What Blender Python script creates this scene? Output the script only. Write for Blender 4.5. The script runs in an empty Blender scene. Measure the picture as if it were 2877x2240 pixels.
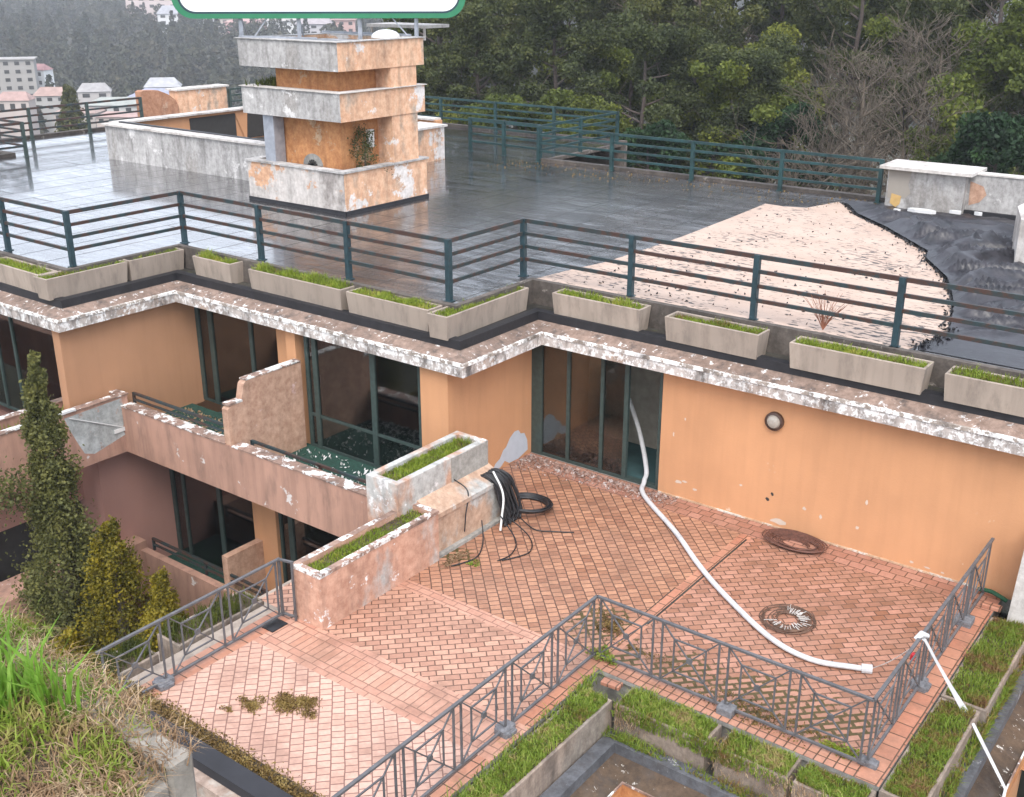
import bpy, math, random
import numpy as np
from mathutils import Vector, Matrix, Euler, noise as mn
random.seed(7); RNG = np.random.default_rng(7)
R = math.radians
S = bpy.context.scene; COL = S.collection

# ------------------------------------------------------------------ camera, sky, sun, exposure
cam = bpy.data.objects.new('camera', bpy.data.cameras.new('camera')); COL.objects.link(cam)
cam.data.sensor_width = 36.0; cam.data.lens = 38.82; cam.data.clip_end = 3000; cam.data.clip_start = 0.05
az = R(52.88); pit = math.atan2(902, 2354)
Fh = Vector((-math.cos(az), math.sin(az), 0)); Rt = Vector((math.sin(az), math.cos(az), 0))
Fw = Fh*math.cos(pit) - Vector((0, 0, math.sin(pit))); Up = Fh*math.sin(pit) + Vector((0, 0, math.cos(pit)))
CAM = Vector((0, 0, 9.1))
m = Matrix((Rt, Up, -Fw)).transposed().to_4x4(); m.translation = CAM
cam.matrix_world = m
S.camera = cam

SUN_EL, SUN_AZ = R(52), R(118)          # azimuth measured from +X towards +Y of the vector TO the sun (negated below)
sun_dir = Vector((math.cos(SUN_EL)*0.60, math.cos(SUN_EL)*-0.80, math.sin(SUN_EL)))   # towards the sun
W = bpy.data.worlds.new('World'); S.world = W; W.use_nodes = True
wn = W.node_tree.nodes; wl = W.node_tree.links; wn.clear()
sky = wn.new('ShaderNodeTexSky'); sky.sky_type = 'NISHITA'; sky.sun_disc = False
sky.sun_elevation = SUN_EL; sky.sun_rotation = math.atan2(sun_dir.x, sun_dir.y)
sky.dust_density = 4.0; sky.air_density = 1.0; sky.ozone_density = 1.0
hs = wn.new('ShaderNodeHueSaturation'); hs.inputs['Saturation'].default_value = 0.55
bg = wn.new('ShaderNodeBackground'); bg.inputs['Strength'].default_value = 0.15
wo = wn.new('ShaderNodeOutputWorld')
# cloud layer: the clear-sky gradient half veiled by an even bright overcast
mx = wn.new('ShaderNodeMix'); mx.data_type = 'RGBA'; mx.inputs[0].default_value = 0.55; mx.inputs[7].default_value = (6.4, 6.9, 7.9, 1)
wl.new(sky.outputs[0], hs.inputs['Color']); wl.new(hs.outputs[0], mx.inputs[6]); wl.new(mx.outputs[2], bg.inputs[0]); wl.new(bg.outputs[0], wo.inputs[0])
sl = bpy.data.lights.new('sun', 'SUN'); sl.energy = 1.0; sl.angle = R(35); sl.color = (1.0, 0.96, 0.90)
so = bpy.data.objects.new('sun', sl); COL.objects.link(so)
so.rotation_euler = sun_dir.to_track_quat('Z', 'Y').to_euler()
S.view_settings.view_transform = 'Standard'; S.view_settings.look = 'None'
S.view_settings.exposure = 1.2; S.view_settings.gamma = 1.0
S.render.engine = 'CYCLES'
S.cycles.max_bounces = 6; S.cycles.transparent_max_bounces = 8; S.cycles.volume_bounces = 0

# ------------------------------------------------------------------ node helpers
def newmat(name):
    mt = bpy.data.materials.new(name); mt.use_nodes = True
    nt = mt.node_tree; b = nt.nodes['Principled BSDF']
    return mt, nt, b
def nd(nt, typ, **kw):
    n = nt.nodes.new(typ)
    for k, v in kw.items():
        if k in n.inputs: n.inputs[k].default_value = v
        else: setattr(n, k, v)
    return n
def coord(nt, scale=(1, 1, 1), rot=(0, 0, 0), loc=(0, 0, 0)):
    g = nt.nodes.new('ShaderNodeNewGeometry')
    mp = nt.nodes.new('ShaderNodeMapping')
    mp.inputs['Scale'].default_value = scale; mp.inputs['Rotation'].default_value = rot; mp.inputs['Location'].default_value = loc
    nt.links.new(g.outputs['Position'], mp.inputs['Vector'])
    return mp.outputs[0]
def noise(nt, scale, detail=5, rough=0.55, sc=(1, 1, 1), loc=(0, 0, 0), out='Fac', vec=None):
    n = nt.nodes.new('ShaderNodeTexNoise'); n.inputs['Scale'].default_value = scale
    n.inputs['Detail'].default_value = detail; n.inputs['Roughness'].default_value = rough
    nt.links.new(vec if vec is not None else coord(nt, sc, loc=loc), n.inputs['Vector'])
    return n.outputs[out]
def ramp(nt, fac, stops, interp='LINEAR'):
    r = nt.nodes.new('ShaderNodeValToRGB'); r.color_ramp.interpolation = interp
    el = r.color_ramp.elements
    while len(el) < len(stops): el.new(0.5)
    for e, (p, c) in zip(el, stops):
        e.position = p; e.color = (c[0], c[1], c[2], 1) if not isinstance(c, (int, float)) else (c, c, c, 1)
    nt.links.new(fac, r.inputs[0]); return r.outputs[0]
def sock(nt, s, v):
    if isinstance(v, (tuple, list)): s.default_value = (v[0], v[1], v[2], 1)
    elif isinstance(v, (int, float)): s.default_value = v
    else: nt.links.new(v, s)
def mix(nt, fac, a, b, mode='MIX'):
    m_ = nt.nodes.new('ShaderNodeMix'); m_.data_type = 'RGBA'; m_.blend_type = mode
    sock(nt, m_.inputs[0], fac); sock(nt, m_.inputs[6], a); sock(nt, m_.inputs[7], b)
    return m_.outputs[2]
def mth(nt, op, a, b=0.0, clamp=False):
    n = nt.nodes.new('ShaderNodeMath'); n.operation = op; n.use_clamp = clamp
    sock(nt, n.inputs[0], a); sock(nt, n.inputs[1], b); return n.outputs[0]
def bump(nt, b, h, strength=0.3, dist=0.02):
    n = nt.nodes.new('ShaderNodeBump'); n.inputs['Strength'].default_value = strength; n.inputs['Distance'].default_value = dist
    nt.links.new(h, n.inputs['Height']); nt.links.new(n.outputs[0], b.inputs['Normal'])
def sep(nt, v, i):
    s = nt.nodes.new('ShaderNodeSeparateXYZ'); nt.links.new(v, s.inputs[0]); return s.outputs[i]

def simple(name, c, rough=0.7, metal=0.0, var=0.15, vs=6.0, bs=0.0, spec=0.5):
    mt, nt, b = newmat(name)
    f = noise(nt, vs, 6)
    lo = tuple(x*(1-var) for x in c); hi = tuple(min(1, x*(1+var)) for x in c)
    col = ramp(nt, f, [(0.3, lo), (0.7, hi)])
    nt.links.new(col, b.inputs['Base Color'])
    b.inputs['Roughness'].default_value = rough; b.inputs['Metallic'].default_value = metal
    b.inputs['Specular IOR Level'].default_value = spec
    if bs: bump(nt, b, noise(nt, vs*4, 6), bs)
    return mt

ALB = 0.72; MOT = 0.5
def stucco(name, base, var=0.08, wear=0.0, wearcol=(0.62, 0.6, 0.58), grey=0.0, greycol=(0.22, 0.2, 0.18), streak=0.12, seed=0.0, dirt=0.0, ws=1.3, obj_var=0.0):
    """painted render with flaking patches (wear), grey weathered concrete (grey), and vertical runs (streak)"""
    mt, nt, b = newmat(name)
    base = tuple(x*ALB for x in base); wearcol = tuple(x*0.82 for x in wearcol); greycol = tuple(x*0.8 for x in greycol)
    n1 = noise(nt, 0.7, 4, loc=(seed, seed*2, seed))
    n2 = noise(nt, 9, 6, 0.65, loc=(seed, 0, 0))
    c = ramp(nt, n1, [(0.3, tuple(x*(1-var) for x in base)), (0.7, tuple(min(1, x*(1+var)) for x in base))])
    st = noise(nt, 5, 5, 0.6, sc=(1, 1, 0.08), loc=(seed, 3, seed))
    c = mix(nt, mth(nt, 'MULTIPLY', ramp(nt, st, [(0.45, 0.0), (0.75, 1.0)]), streak), c, tuple(x*0.45 for x in base))
    if grey > 0:
        g = noise(nt, 0.9, 6, 0.62, sc=(1, 1, 0.55), loc=(seed+5, 1, seed))
        fac = ramp(nt, g, [(0.62-grey*0.30-0.035, 0.0), (0.62-grey*0.30+0.06, 1.0)])
        gc = mix(nt, n2, tuple(x*0.75 for x in greycol), tuple(min(1, x*1.3) for x in greycol))
        c = mix(nt, fac, c, gc)
    if wear > 0:
        w = noise(nt, ws, 9, 0.72, loc=(seed+11, 4, seed))
        fac = ramp(nt, w, [(0.68-wear*0.26-0.012, 0.0), (0.68-wear*0.26+0.012, 1.0)])
        wc = mix(nt, n2, tuple(x*0.7 for x in wearcol), wearcol)
        c = mix(nt, fac, c, wc)
    if obj_var:
        oi = nt.nodes.new('ShaderNodeObjectInfo'); c = mix(nt, mth(nt, 'MULTIPLY', oi.outputs['Random'], obj_var), c, tuple(x*0.62 for x in base))
    fm = noise(nt, 7.0, 8, 0.75, loc=(seed, 7, seed))
    c = mix(nt, MOT, c, mix(nt, ramp(nt, fm, [(0.38, 0.0), (0.62, 1.0)]), (0.18, 0.17, 0.16), (0.85, 0.84, 0.83)), 'SOFT_LIGHT') if (grey or wear > 0.15) else c
    if dirt > 0:
        d = noise(nt, 3.5, 8, 0.7, sc=(1, 1, 0.35), loc=(seed+20, 4, seed))
        c = mix(nt, mth(nt, 'MULTIPLY', ramp(nt, d, [(0.5, 0.0), (0.66, 1.0)]), dirt), c, (0.06, 0.05, 0.045))
    nt.links.new(c, b.inputs['Base Color']); b.inputs['Roughness'].default_value = 0.85
    bump(nt, b, noise(nt, 26, 6, 0.7), 0.22, 0.02)
    return mt

M = {}
M['flakecap'] = stucco('flaking_white_cap', (0.34, 0.22, 0.17), 0.3, wear=0.58, wearcol=(1.0, 0.99, 0.96), streak=0, seed=33, dirt=0.7, ws=4.0)
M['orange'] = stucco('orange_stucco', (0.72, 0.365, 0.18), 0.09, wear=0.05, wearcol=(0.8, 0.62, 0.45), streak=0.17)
M['orangedark'] = stucco('darker_orange_stucco', (0.54, 0.285, 0.155), 0.07, streak=0.15, seed=5)  # darker, less saturated version of the orange render for one side wall
M['orange2'] = stucco('deep_orange_stucco', (0.62, 0.28, 0.11), 0.15, wear=0.30, wearcol=(0.62, 0.42, 0.26), streak=0.5, seed=3)
M['pink'] = stucco('pink_stucco', (0.54, 0.31, 0.225), 0.16, wear=0.15, wearcol=(0.85, 0.78, 0.74), streak=0.6, seed=8.4, dirt=0.3, ws=2.2)
M['pinkdark'] = stucco('mauve_stucco', (0.54, 0.29, 0.235), 0.06, streak=0.08, seed=2)
M['peach'] = stucco('peach_stucco', (0.60, 0.37, 0.26), 0.14, wear=0.18, wearcol=(0.72, 0.50, 0.45), streak=0.3, seed=6, dirt=0.12)
M['wornwhite'] = stucco('weathered_white_plaster', (0.56, 0.545, 0.53), 0.16, wear=0.3, wearcol=(0.82, 0.80, 0.78), grey=0.12, greycol=(0.36, 0.34, 0.32), streak=0.75, seed=12, dirt=0.45)
M['wornmix'] = stucco('weathered_orange_plaster', (0.92, 0.56, 0.36), 0.15, wear=0.42, wearcol=(0.92, 0.86, 0.82), grey=0.12, greycol=(0.42, 0.34, 0.27), streak=0.55, seed=15, dirt=0.3, ws=0.9)
M['wornbase'] = stucco('stained_white_plaster', (0.72, 0.67, 0.63), 0.12, wear=0.42, wearcol=(0.75, 0.44, 0.27), grey=0.2, greycol=(0.33, 0.3, 0.28), streak=0.7, seed=31, dirt=0.25, ws=0.8)
M['fascia'] = stucco('flaking_fascia_plaster', (0.60, 0.54, 0.50), 0.2, wear=0.62, wearcol=(0.98, 0.96, 0.94), grey=0.15, greycol=(0.42, 0.32, 0.26), streak=0.9, seed=21.3, dirt=0.9, ws=8)
M['fasciatop'] = stucco('grimy_fascia_ledge', (0.30, 0.21, 0.165), 0.3, wear=0.30, wearcol=(0.9, 0.88, 0.86), streak=0.2, seed=25, dirt=0.85, ws=7.0)
M['plconc'] = stucco('planter_concrete', (0.50, 0.41, 0.335), 0.14, wear=0, grey=0, streak=0.55, seed=40, dirt=0.35, obj_var=0.6)
M['mason'] = stucco('peeling_masonry', (0.66, 0.38, 0.27), 0.12, wear=0.22, wearcol=(1.0, 0.97, 0.95), grey=0.06, greycol=(0.45, 0.44, 0.42), streak=0.35, seed=52, dirt=0.25, ws=2.6)
M['mason2'] = stucco('half_bare_masonry', (0.60, 0.36, 0.25), 0.12, wear=0.35, wearcol=(0.95, 0.93, 0.92), grey=0.5, greycol=(0.50, 0.50, 0.48), streak=0.3, seed=57, dirt=0.3, ws=2.0)
M['rawconc'] = stucco('bare_concrete', (0.40, 0.39, 0.36), 0.15, wear=0.1, wearcol=(0.55, 0.53, 0.5), grey=0.1, greycol=(0.27, 0.27, 0.26), streak=0.4, seed=60, dirt=0.25)
M['copingw'] = stucco('white_coping', (0.70, 0.66, 0.62), 0.12, wear=0.2, wearcol=(0.8, 0.78, 0.76), grey=0.15, greycol=(0.4, 0.36, 0.33), streak=0.1, seed=66, dirt=0.25)
M['dark'] = simple('dark_recess', (0.03, 0.028, 0.026), 0.8)
M['soil'] = simple('soil', (0.07, 0.05, 0.03), 0.95, var=0.5, vs=14, bs=0.5)
M['frame'] = simple('green_black_frame', (0.035, 0.055, 0.05), 0.45, var=0.25, vs=12)
M['frame2'] = simple('weathered_green_frame', (0.10, 0.13, 0.105), 0.5, var=0.25, vs=12)
M['curtain'] = simple('grey_curtain', (0.30, 0.29, 0.28), 0.9, var=0.1)
M['turf'] = simple('green_balcony_carpet', (0.010, 0.046, 0.033), 0.9, var=0.5, vs=18)
M['fence'] = simple('grey_painted_steel', (0.098, 0.096, 0.10), 0.5, var=0.25, vs=8, spec=0.4)
M['foot'] = simple('grey_cement_foot', (0.15, 0.15, 0.16), 0.9, var=0.35, vs=20, bs=0.6)
M['black'] = simple('black_rubber', (0.012, 0.012, 0.014), 0.45, var=0.3)
M['rust'] = simple('rusty_brown_coil', (0.11, 0.045, 0.03), 0.7, var=0.4, vs=20)
M['hose'] = stucco('dirty_white_hose', (0.70, 0.70, 0.71), 0.06, wear=0, streak=0, seed=140, dirt=0.25)
M['white'] = simple('white_paint', (0.62, 0.62, 0.61), 0.4, var=0.03)
M['signwhite'] = simple('white_sign_panel', (0.80, 0.82, 0.82), 0.35, var=0.01, vs=2)
M['signgreen'] = simple('green_sign_border', (0.02, 0.17, 0.08), 0.4, var=0.08)
M['signdark'] = simple('dark_inner_line', (0.01, 0.035, 0.05), 0.5)
M['steel'] = simple('galvanised_steel', (0.32, 0.34, 0.38), 0.45, metal=0.3, var=0.2)
M['roomfloor'] = simple('teal_carpet', (0.035, 0.085, 0.09), 0.9, var=0.25, vs=3)
M['roomwall'] = simple('beige_room_wall', (0.17, 0.165, 0.15), 0.9, var=0.08)
M['glass_lamp'] = simple('ribbed_lamp_glass', (0.34, 0.31, 0.27), 0.25, var=0.1, vs=40)

def rail_mat():
    mt, nt, b = newmat('flaking_teal_rail_paint')
    n = noise(nt, 3.2, 8, 0.7)
    c = ramp(nt, n, [(0.40, (0.018, 0.036, 0.040)), (0.49, (0.026, 0.030, 0.030)), (0.54, (0.055, 0.028, 0.020)), (0.7, (0.045, 0.018, 0.014))])
    nt.links.new(c, b.inputs['Base Color']); b.inputs['Roughness'].default_value = 0.55
    return mt
M['rail'] = rail_mat()
M['railpost'] = simple('teal_post_paint', (0.016, 0.040, 0.050), 0.5, var=0.35, vs=9)
M['railteal'] = simple('teal_green_rail_paint', (0.010, 0.040, 0.042), 0.55, var=0.5, vs=4)

def glass():
    mt, nt, b = newmat('window_glass')
    nt.nodes.remove(b)
    o = nt.nodes['Material Output']
    t = nt.nodes.new('ShaderNodeBsdfTransparent'); t.inputs[0].default_value = (0.50, 0.56, 0.54, 1)
    g = nt.nodes.new('ShaderNodeBsdfGlossy'); g.inputs['Roughness'].default_value = 0.06
    fr = nt.nodes.new('ShaderNodeFresnel'); fr.inputs[0].default_value = 1.5
    ad = mth(nt, 'ADD', fr.outputs[0], mth(nt, 'MULTIPLY', noise(nt, 1.5, 6, 0.7), 0.20))
    ms = nt.nodes.new('ShaderNodeMixShader')
    nt.links.new(ad, ms.inputs[0]); nt.links.new(t.outputs[0], ms.inputs[1]); nt.links.new(g.outputs[0], ms.inputs[2])
    nt.links.new(ms.outputs[0], o.inputs[0]); return mt
M['glass'] = glass()

def bitumen():
    sc_rid = (0.35, 1.6, 1)
    mt, nt, b = newmat('wet_bitumen_roof')
    v = coord(nt, rot=(0, 0, R(90)))
    br = nt.nodes.new('ShaderNodeTexBrick'); nt.links.new(v, br.inputs['Vector'])
    br.inputs['Scale'].default_value = 1.0; br.inputs['Brick Width'].default_value = 8.0; br.inputs['Row Height'].default_value = 0.98
    br.inputs['Mortar Size'].default_value = 0.035; br.inputs['Mortar Smooth'].default_value = 0.8
    br.inputs['Color1'].default_value = (0.014, 0.013, 0.016, 1); br.inputs['Color2'].default_value = (0.030, 0.027, 0.028, 1)
    br.inputs['Mortar'].default_value = (0.012, 0.012, 0.013, 1)
    n = noise(nt, 0.5, 7, 0.62); n2 = noise(nt, 2.4, 7, 0.7, loc=(4, 0, 0)); nf = noise(nt, 18, 5, 0.7)
    c = mix(nt, ramp(nt, n, [(0.45, 0.0), (0.7, 0.5)]), br.outputs['Color'], (0.07, 0.058, 0.05))
    nt.links.new(c, b.inputs['Base Color'])
    r1 = ramp(nt, n, [(0.36, 0.10), (0.62, 0.26)]); r2 = ramp(nt, n2, [(0.4, 0.0), (0.75, 0.2)])
    px = sep(nt, coord(nt), 0); msk = ramp(nt, mth(nt, 'DIVIDE', mth(nt, 'ADD', px, 20), 9), [(0.0, 0.08), (1.0, 1.0)])
    h = mth(nt, 'ADD', mth(nt, 'MULTIPLY', br.outputs['Fac'], -0.3), mth(nt, 'MULTIPLY', msk, mth(nt, 'ADD', mth(nt, 'MULTIPLY', n2, 0.45), mth(nt, 'MULTIPLY', nf, 0.05))))
    nt.links.new(mth(nt, 'ADD', 0.06, mth(nt, 'MULTIPLY', msk, mth(nt, 'ADD', r1, r2))), b.inputs['Roughness'])
    # wavy ridges and blisters of the felt, strongest on the right half
    v2 = coord(nt, sc_rid, rot=(0, 0, R(-52.9)))
    rid = noise(nt, 1.6, 6, 0.68, vec=v2)
    h = mth(nt, 'ADD', h, mth(nt, 'MULTIPLY', mth(nt, 'MULTIPLY', ramp(nt, rid, [(0.42, 0.0), (0.62, 1.0)]), msk), 2.2))
    bump(nt, b, h, 0.9, 0.07)
    b.inputs['Specular IOR Level'].default_value = 0.5; b.inputs['IOR'].default_value = 1.5
    # standing water: fully wet on the left, broken into streaks between dry ridges on the right; none on the seams
    vs_ = coord(nt, (0.55, 2.6, 1), rot=(0, 0, R(-40)))
    stk = noise(nt, 1.3, 8, 0.72, vec=vs_, loc=(3, 3, 0)); big_ = noise(nt, 0.22, 3, 0.5, loc=(6, 2, 0))
    dry = ramp(nt, mth(nt, 'ADD', stk, mth(nt, 'MULTIPLY', mth(nt, 'SUBTRACT', big_, 0.5), 0.5)), [(0.42, 0.0), (0.56, 1.0)])
    wet_ = mth(nt, 'SUBTRACT', 1.0, mth(nt, 'MULTIPLY', mth(nt, 'ADD', mth(nt, 'MULTIPLY', msk, 0.72), 0.14), dry), True)
    wet_ = mth(nt, 'MULTIPLY', wet_, mth(nt, 'SUBTRACT', 1.0, mth(nt, 'MULTIPLY', br.outputs['Fac'], 0.62)))
    nt.links.new(wet_, b.inputs['Coat Weight']); nt.links.new(mth(nt, 'ADD', 0.07, mth(nt, 'MULTIPLY', msk, 0.22)), b.inputs['Coat Roughness']); b.inputs['Coat IOR'].default_value = 2.1
    return mt
M['bitumen'] = bitumen()
M['kerbdark'] = stucco('dark_grimy_kerb', (0.12, 0.10, 0.085), 0.4, wear=0.25, wearcol=(0.36, 0.32, 0.28), streak=0.5, seed=18, dirt=0.6, ws=2.5)
M['blackfelt'] = simple('black_felt_flashing', (0.014, 0.014, 0.017), 0.55, var=0.35, vs=5, bs=0.2)
M['greyflash'] = stucco('grey_lead_flashing', (0.13, 0.135, 0.15), 0.35, wear=0.25, wearcol=(0.5, 0.5, 0.52), streak=0.1, seed=71, dirt=0.6)
M['gutter'] = stucco('mossy_gutter', (0.05, 0.045, 0.035), 0.4, wear=0.3, wearcol=(0.10, 0.11, 0.02), streak=0.0, seed=75, ws=1.2)

def screed():
    mt, nt, b = newmat('exposed_beige_screed')
    n = noise(nt, 1.2, 5); c = ramp(nt, n, [(0.3, (0.40, 0.285, 0.22)), (0.7, (0.48, 0.36, 0.285))])
    mask = noise(nt, 0.45, 3, loc=(3, 1, 0))
    d = noise(nt, 5.5, 5, 0.6, sc=(0.9, 2.4, 1))
    thr = mth(nt, 'ADD', d, mth(nt, 'MULTIPLY', mth(nt, 'SUBTRACT', mask, 0.5), 0.35))
    f = ramp(nt, thr, [(0.585, 0.0), (0.615, 1.0)])
    c = mix(nt, f, c, (0.05, 0.04, 0.035))
    w = nt.nodes.new('ShaderNodeTexWave'); w.bands_direction = 'Y'; w.inputs['Scale'].default_value = 0.32; w.inputs['Distortion'].default_value = 1.5
    w.inputs['Detail'].default_value = 3
    nt.links.new(coord(nt), w.inputs['Vector'])
    c = mix(nt, ramp(nt, w.outputs['Fac'], [(0.985, 0.0), (1.0, 0.35)]), c, (0.35, 0.24, 0.17))
    nt.links.new(c, b.inputs['Base Color']); b.inputs['Roughness'].default_value = 0.55
    bump(nt, b, thr, 0.2, 0.02)
    return mt
M['screed'] = screed()

def membrane():
    mt, nt, b = newmat('torn_black_membrane')
    n = noise(nt, 3, 7, 0.65)
    nt.links.new(ramp(nt, n, [(0.35, (0.010, 0.010, 0.013)), (0.7, (0.036, 0.033, 0.040))]), b.inputs['Base Color'])
    nt.links.new(ramp(nt, n, [(0.3, 0.30), (0.7, 0.50)]), b.inputs['Roughness'])
    b.inputs['Specular IOR Level'].default_value = 0.55
    bump(nt, b, noise(nt, 5, 6, 0.6), 0.4, 0.04)
    return mt
M['membrane'] = membrane()

def paving(name, rot, bw, rh, c1, c2, off=0.5, wet=0.0, mortar=(0.11, 0.055, 0.035), moss=True, sx=0.0, sy=0.0, msz=0.010, fade=(0.38, 0.205, 0.14)):
    mt, nt, b = newmat(name)
    v = coord(nt, rot=(0, 0, rot), loc=(sx, sy, 0))
    wv = nt.nodes.new('ShaderNodeVectorMath'); wv.operation = 'ADD'
    nz = nt.nodes.new('ShaderNodeTexNoise'); nz.inputs['Scale'].default_value = 2.0; nt.links.new(v, nz.inputs['Vector'])
    sc_ = nt.nodes.new('ShaderNodeVectorMath'); sc_.operation = 'SCALE'; sc_.inputs['Scale'].default_value = 0.03
    nt.links.new(nz.outputs['Color'], sc_.inputs[0]); nt.links.new(v, wv.inputs[0]); nt.links.new(sc_.outputs[0], wv.inputs[1])
    br = nt.nodes.new('ShaderNodeTexBrick'); nt.links.new(wv.outputs[0], br.inputs['Vector'])
    br.offset = off
    br.inputs['Scale'].default_value = 1.0; br.inputs['Brick Width'].default_value = bw; br.inputs['Row Height'].default_value = rh
    br.inputs['Mortar Size'].default_value = msz; br.inputs['Mortar Smooth'].default_value = 0.25; br.inputs['Bias'].default_value = 0.0
    br.inputs['Color1'].default_value = (*c1, 1); br.inputs['Color2'].default_value = (*c2, 1); br.inputs['Mortar'].default_value = (*mortar, 1)
    n = noise(nt, 0.55, 5, 0.6); n2 = noise(nt, 14, 6, 0.7)
    c = mix(nt, ramp(nt, n, [(0.35, 0.0), (0.65, 0.55)]), br.outputs['Color'], fade, 'MIX')
    c = mix(nt, br.outputs['Fac'], c, mortar)
    c = mix(nt, 0.35, c, n2, 'OVERLAY')
    stn = noise(nt, 1.1, 7, 0.68, loc=(7, 3, 0)); c = mix(nt, mth(nt, 'MULTIPLY', ramp(nt, stn, [(0.50, 0.0), (0.64, 1.0)]), 0.42), c, (0.16, 0.085, 0.055))
    if moss:
        # moss in the joints in a few damp places
        g = nt.nodes.new('ShaderNodeNewGeometry'); P = g.outputs['Position']; tot = None
        for (x, y, r) in ((-7.6, 12.2, 0.75), (-6.9, 11.75, 0.6), (-5.9, 11.8, 0.9), (-4.9, 11.9, 1.0), (-4.0, 11.95, 0.9), (-3.6, 12.2, 0.5), (-10.6, 12.5, 0.5)):
            dd = nt.nodes.new('ShaderNodeVectorMath'); dd.operation = 'DISTANCE'; nt.links.new(P, dd.inputs[0]); dd.inputs[1].default_value = (x, y, 0)
            k = mth(nt, 'SUBTRACT', 1.0, mth(nt, 'DIVIDE', dd.outputs['Value'], r), True)
            tot = k if tot is None else mth(nt, 'MAXIMUM', tot, k)
        big = nt.nodes.new('ShaderNodeTexBrick'); nt.links.new(wv.outputs[0], big.inputs['Vector']); big.offset = off
        big.inputs['Scale'].default_value = 1.0; big.inputs['Brick Width'].default_value = bw; big.inputs['Row Height'].default_value = rh
        big.inputs['Mortar Size'].default_value = 0.036; big.inputs['Mortar Smooth'].default_value = 0.6
        mz = noise(nt, 3.0, 5, 0.7)
        mz2 = noise(nt, 7.0, 6, 0.75, loc=(2, 5, 0))
        a = mth(nt, 'MULTIPLY', ramp(nt, mth(nt, 'ADD', mth(nt, 'MULTIPLY', tot, 0.42), mth(nt, 'SUBTRACT', mz2, 0.5)), [(0.16, 0.0), (0.21, 1.0)]), mth(nt, 'GREATER_THAN', mth(nt, 'ADD', big.outputs['Fac'], mth(nt, 'MULTIPLY', mth(nt, 'SUBTRACT', mz, 0.5), 2.2)), 0.45))
        c = mix(nt, a, c, mix(nt, n2, (0.025, 0.018, 0.008), (0.12, 0.085, 0.02)))
    nt.links.new(c, b.inputs['Base Color'])
    nt.links.new(ramp(nt, n, [(0.3, 0.62-wet), (0.7, 0.42-wet)]), b.inputs['Roughness'])
    bump(nt, b, mth(nt, 'ADD', mth(nt, 'MULTIPLY', br.outputs['Fac'], -1.0), mth(nt, 'MULTIPLY', n2, 0.25)), 0.35, 0.012)
    return mt
TC1, TC2 = (0.235, 0.10, 0.054), (0.44, 0.225, 0.130)
M['pave_main'] = paving('paving_diagonal', R(45), 0.125, 0.17, TC1, TC2, msz=0.010, mortar=(0.09, 0.045, 0.03))
M['pave_mid'] = paving('paving_cross', R(-45), 0.215, 0.125, (0.34, 0.17, 0.115), (0.54, 0.31, 0.22))
M['pave_near'] = paving('paving_near', R(45), 0.125, 0.17, (0.46, 0.26, 0.19), (0.60, 0.37, 0.285), wet=0.05, mortar=(0.20, 0.10, 0.075), msz=0.009, fade=(0.50, 0.315, 0.24))
M['pave_right'] = paving('paving_right', R(-45), 0.21, 0.125, TC1, (0.42, 0.21, 0.145), sx=0.05, msz=0.010, mortar=(0.09, 0.045, 0.03))
M['pave_bandA'] = paving('paving_border_long', 0, 0.25, 0.125, (0.44, 0.22, 0.155), (0.55, 0.31, 0.225), off=0.5, moss=False, mortar=(0.25, 0.13, 0.09))
M['pave_soldier'] = paving('paving_soldier', 0, 0.125, 0.36, (0.43, 0.21, 0.14), (0.55, 0.31, 0.225), off=0.0, moss=False, mortar=(0.22, 0.12, 0.08))
M['pave_wall'] = paving('paving_wall_band', 0, 0.25, 0.19, (0.28, 0.12, 0.08), (0.40, 0.20, 0.145), moss=False)
M['pave_edge'] = paving('paving_edge', 0, 0.13, 0.27, (0.38, 0.16, 0.10), (0.48, 0.23, 0.15), off=0.0, mortar=(0.09, 0.05, 0.03), moss=False)
M['pave_edgeR'] = paving('paving_edge_turned', R(90), 0.27, 0.27, (0.38, 0.15, 0.09), (0.46, 0.21, 0.13), off=0.5, mortar=(0.09, 0.05, 0.03), moss=False)

def leafmat(name, cols, rough=0.6, scale=1.2, trans=0.25):
    mt, nt, b = newmat(name)
    oi = nt.nodes.new('ShaderNodeObjectInfo')
    n = noise(nt, scale, 4, 0.7); n2 = noise(nt, scale*9, 2)
    k = mth(nt, 'ADD', mth(nt, 'MULTIPLY', n, 0.62), mth(nt, 'MULTIPLY', n2, 0.38))
    k = mth(nt, 'ADD', k, mth(nt, 'MULTIPLY', mth(nt, 'SUBTRACT', oi.outputs['Random'], 0.5), 0.10))
    st = [(0.34+0.32*i/(len(cols)-1), c) for i, c in enumerate(cols)]
    nt.links.new(ramp(nt, k, st), b.inputs['Base Color'])
    b.inputs['Roughness'].default_value = rough
    b.inputs['Specular IOR Level'].default_value = 0.25
    if trans:
        b.inputs['Subsurface Weight'].default_value = 0.0
        o = nt.nodes['Material Output']; tr = nt.nodes.new('ShaderNodeBsdfTranslucent')
        nt.links.new(ramp(nt, k, st), tr.inputs[0]); ms = nt.nodes.new('ShaderNodeMixShader'); ms.inputs[0].default_value = trans
        nt.links.new(b.outputs[0], ms.inputs[1]); nt.links.new(tr.outputs[0], ms.inputs[2]); nt.links.new(ms.outputs[0], o.inputs[0])
    return mt
M['grass'] = leafmat('planter_grass', [(0.20, 0.13, 0.04), (0.14, 0.19, 0.02), (0.22, 0.29, 0.03), (0.33, 0.30, 0.06)], scale=2.2)
M['grasswild'] = leafmat('wild_grass', [(0.24, 0.13, 0.065), (0.20, 0.18, 0.04), (0.15, 0.23, 0.025), (0.24, 0.30, 0.05), (0.36, 0.28, 0.12)], scale=1.6)
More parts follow.
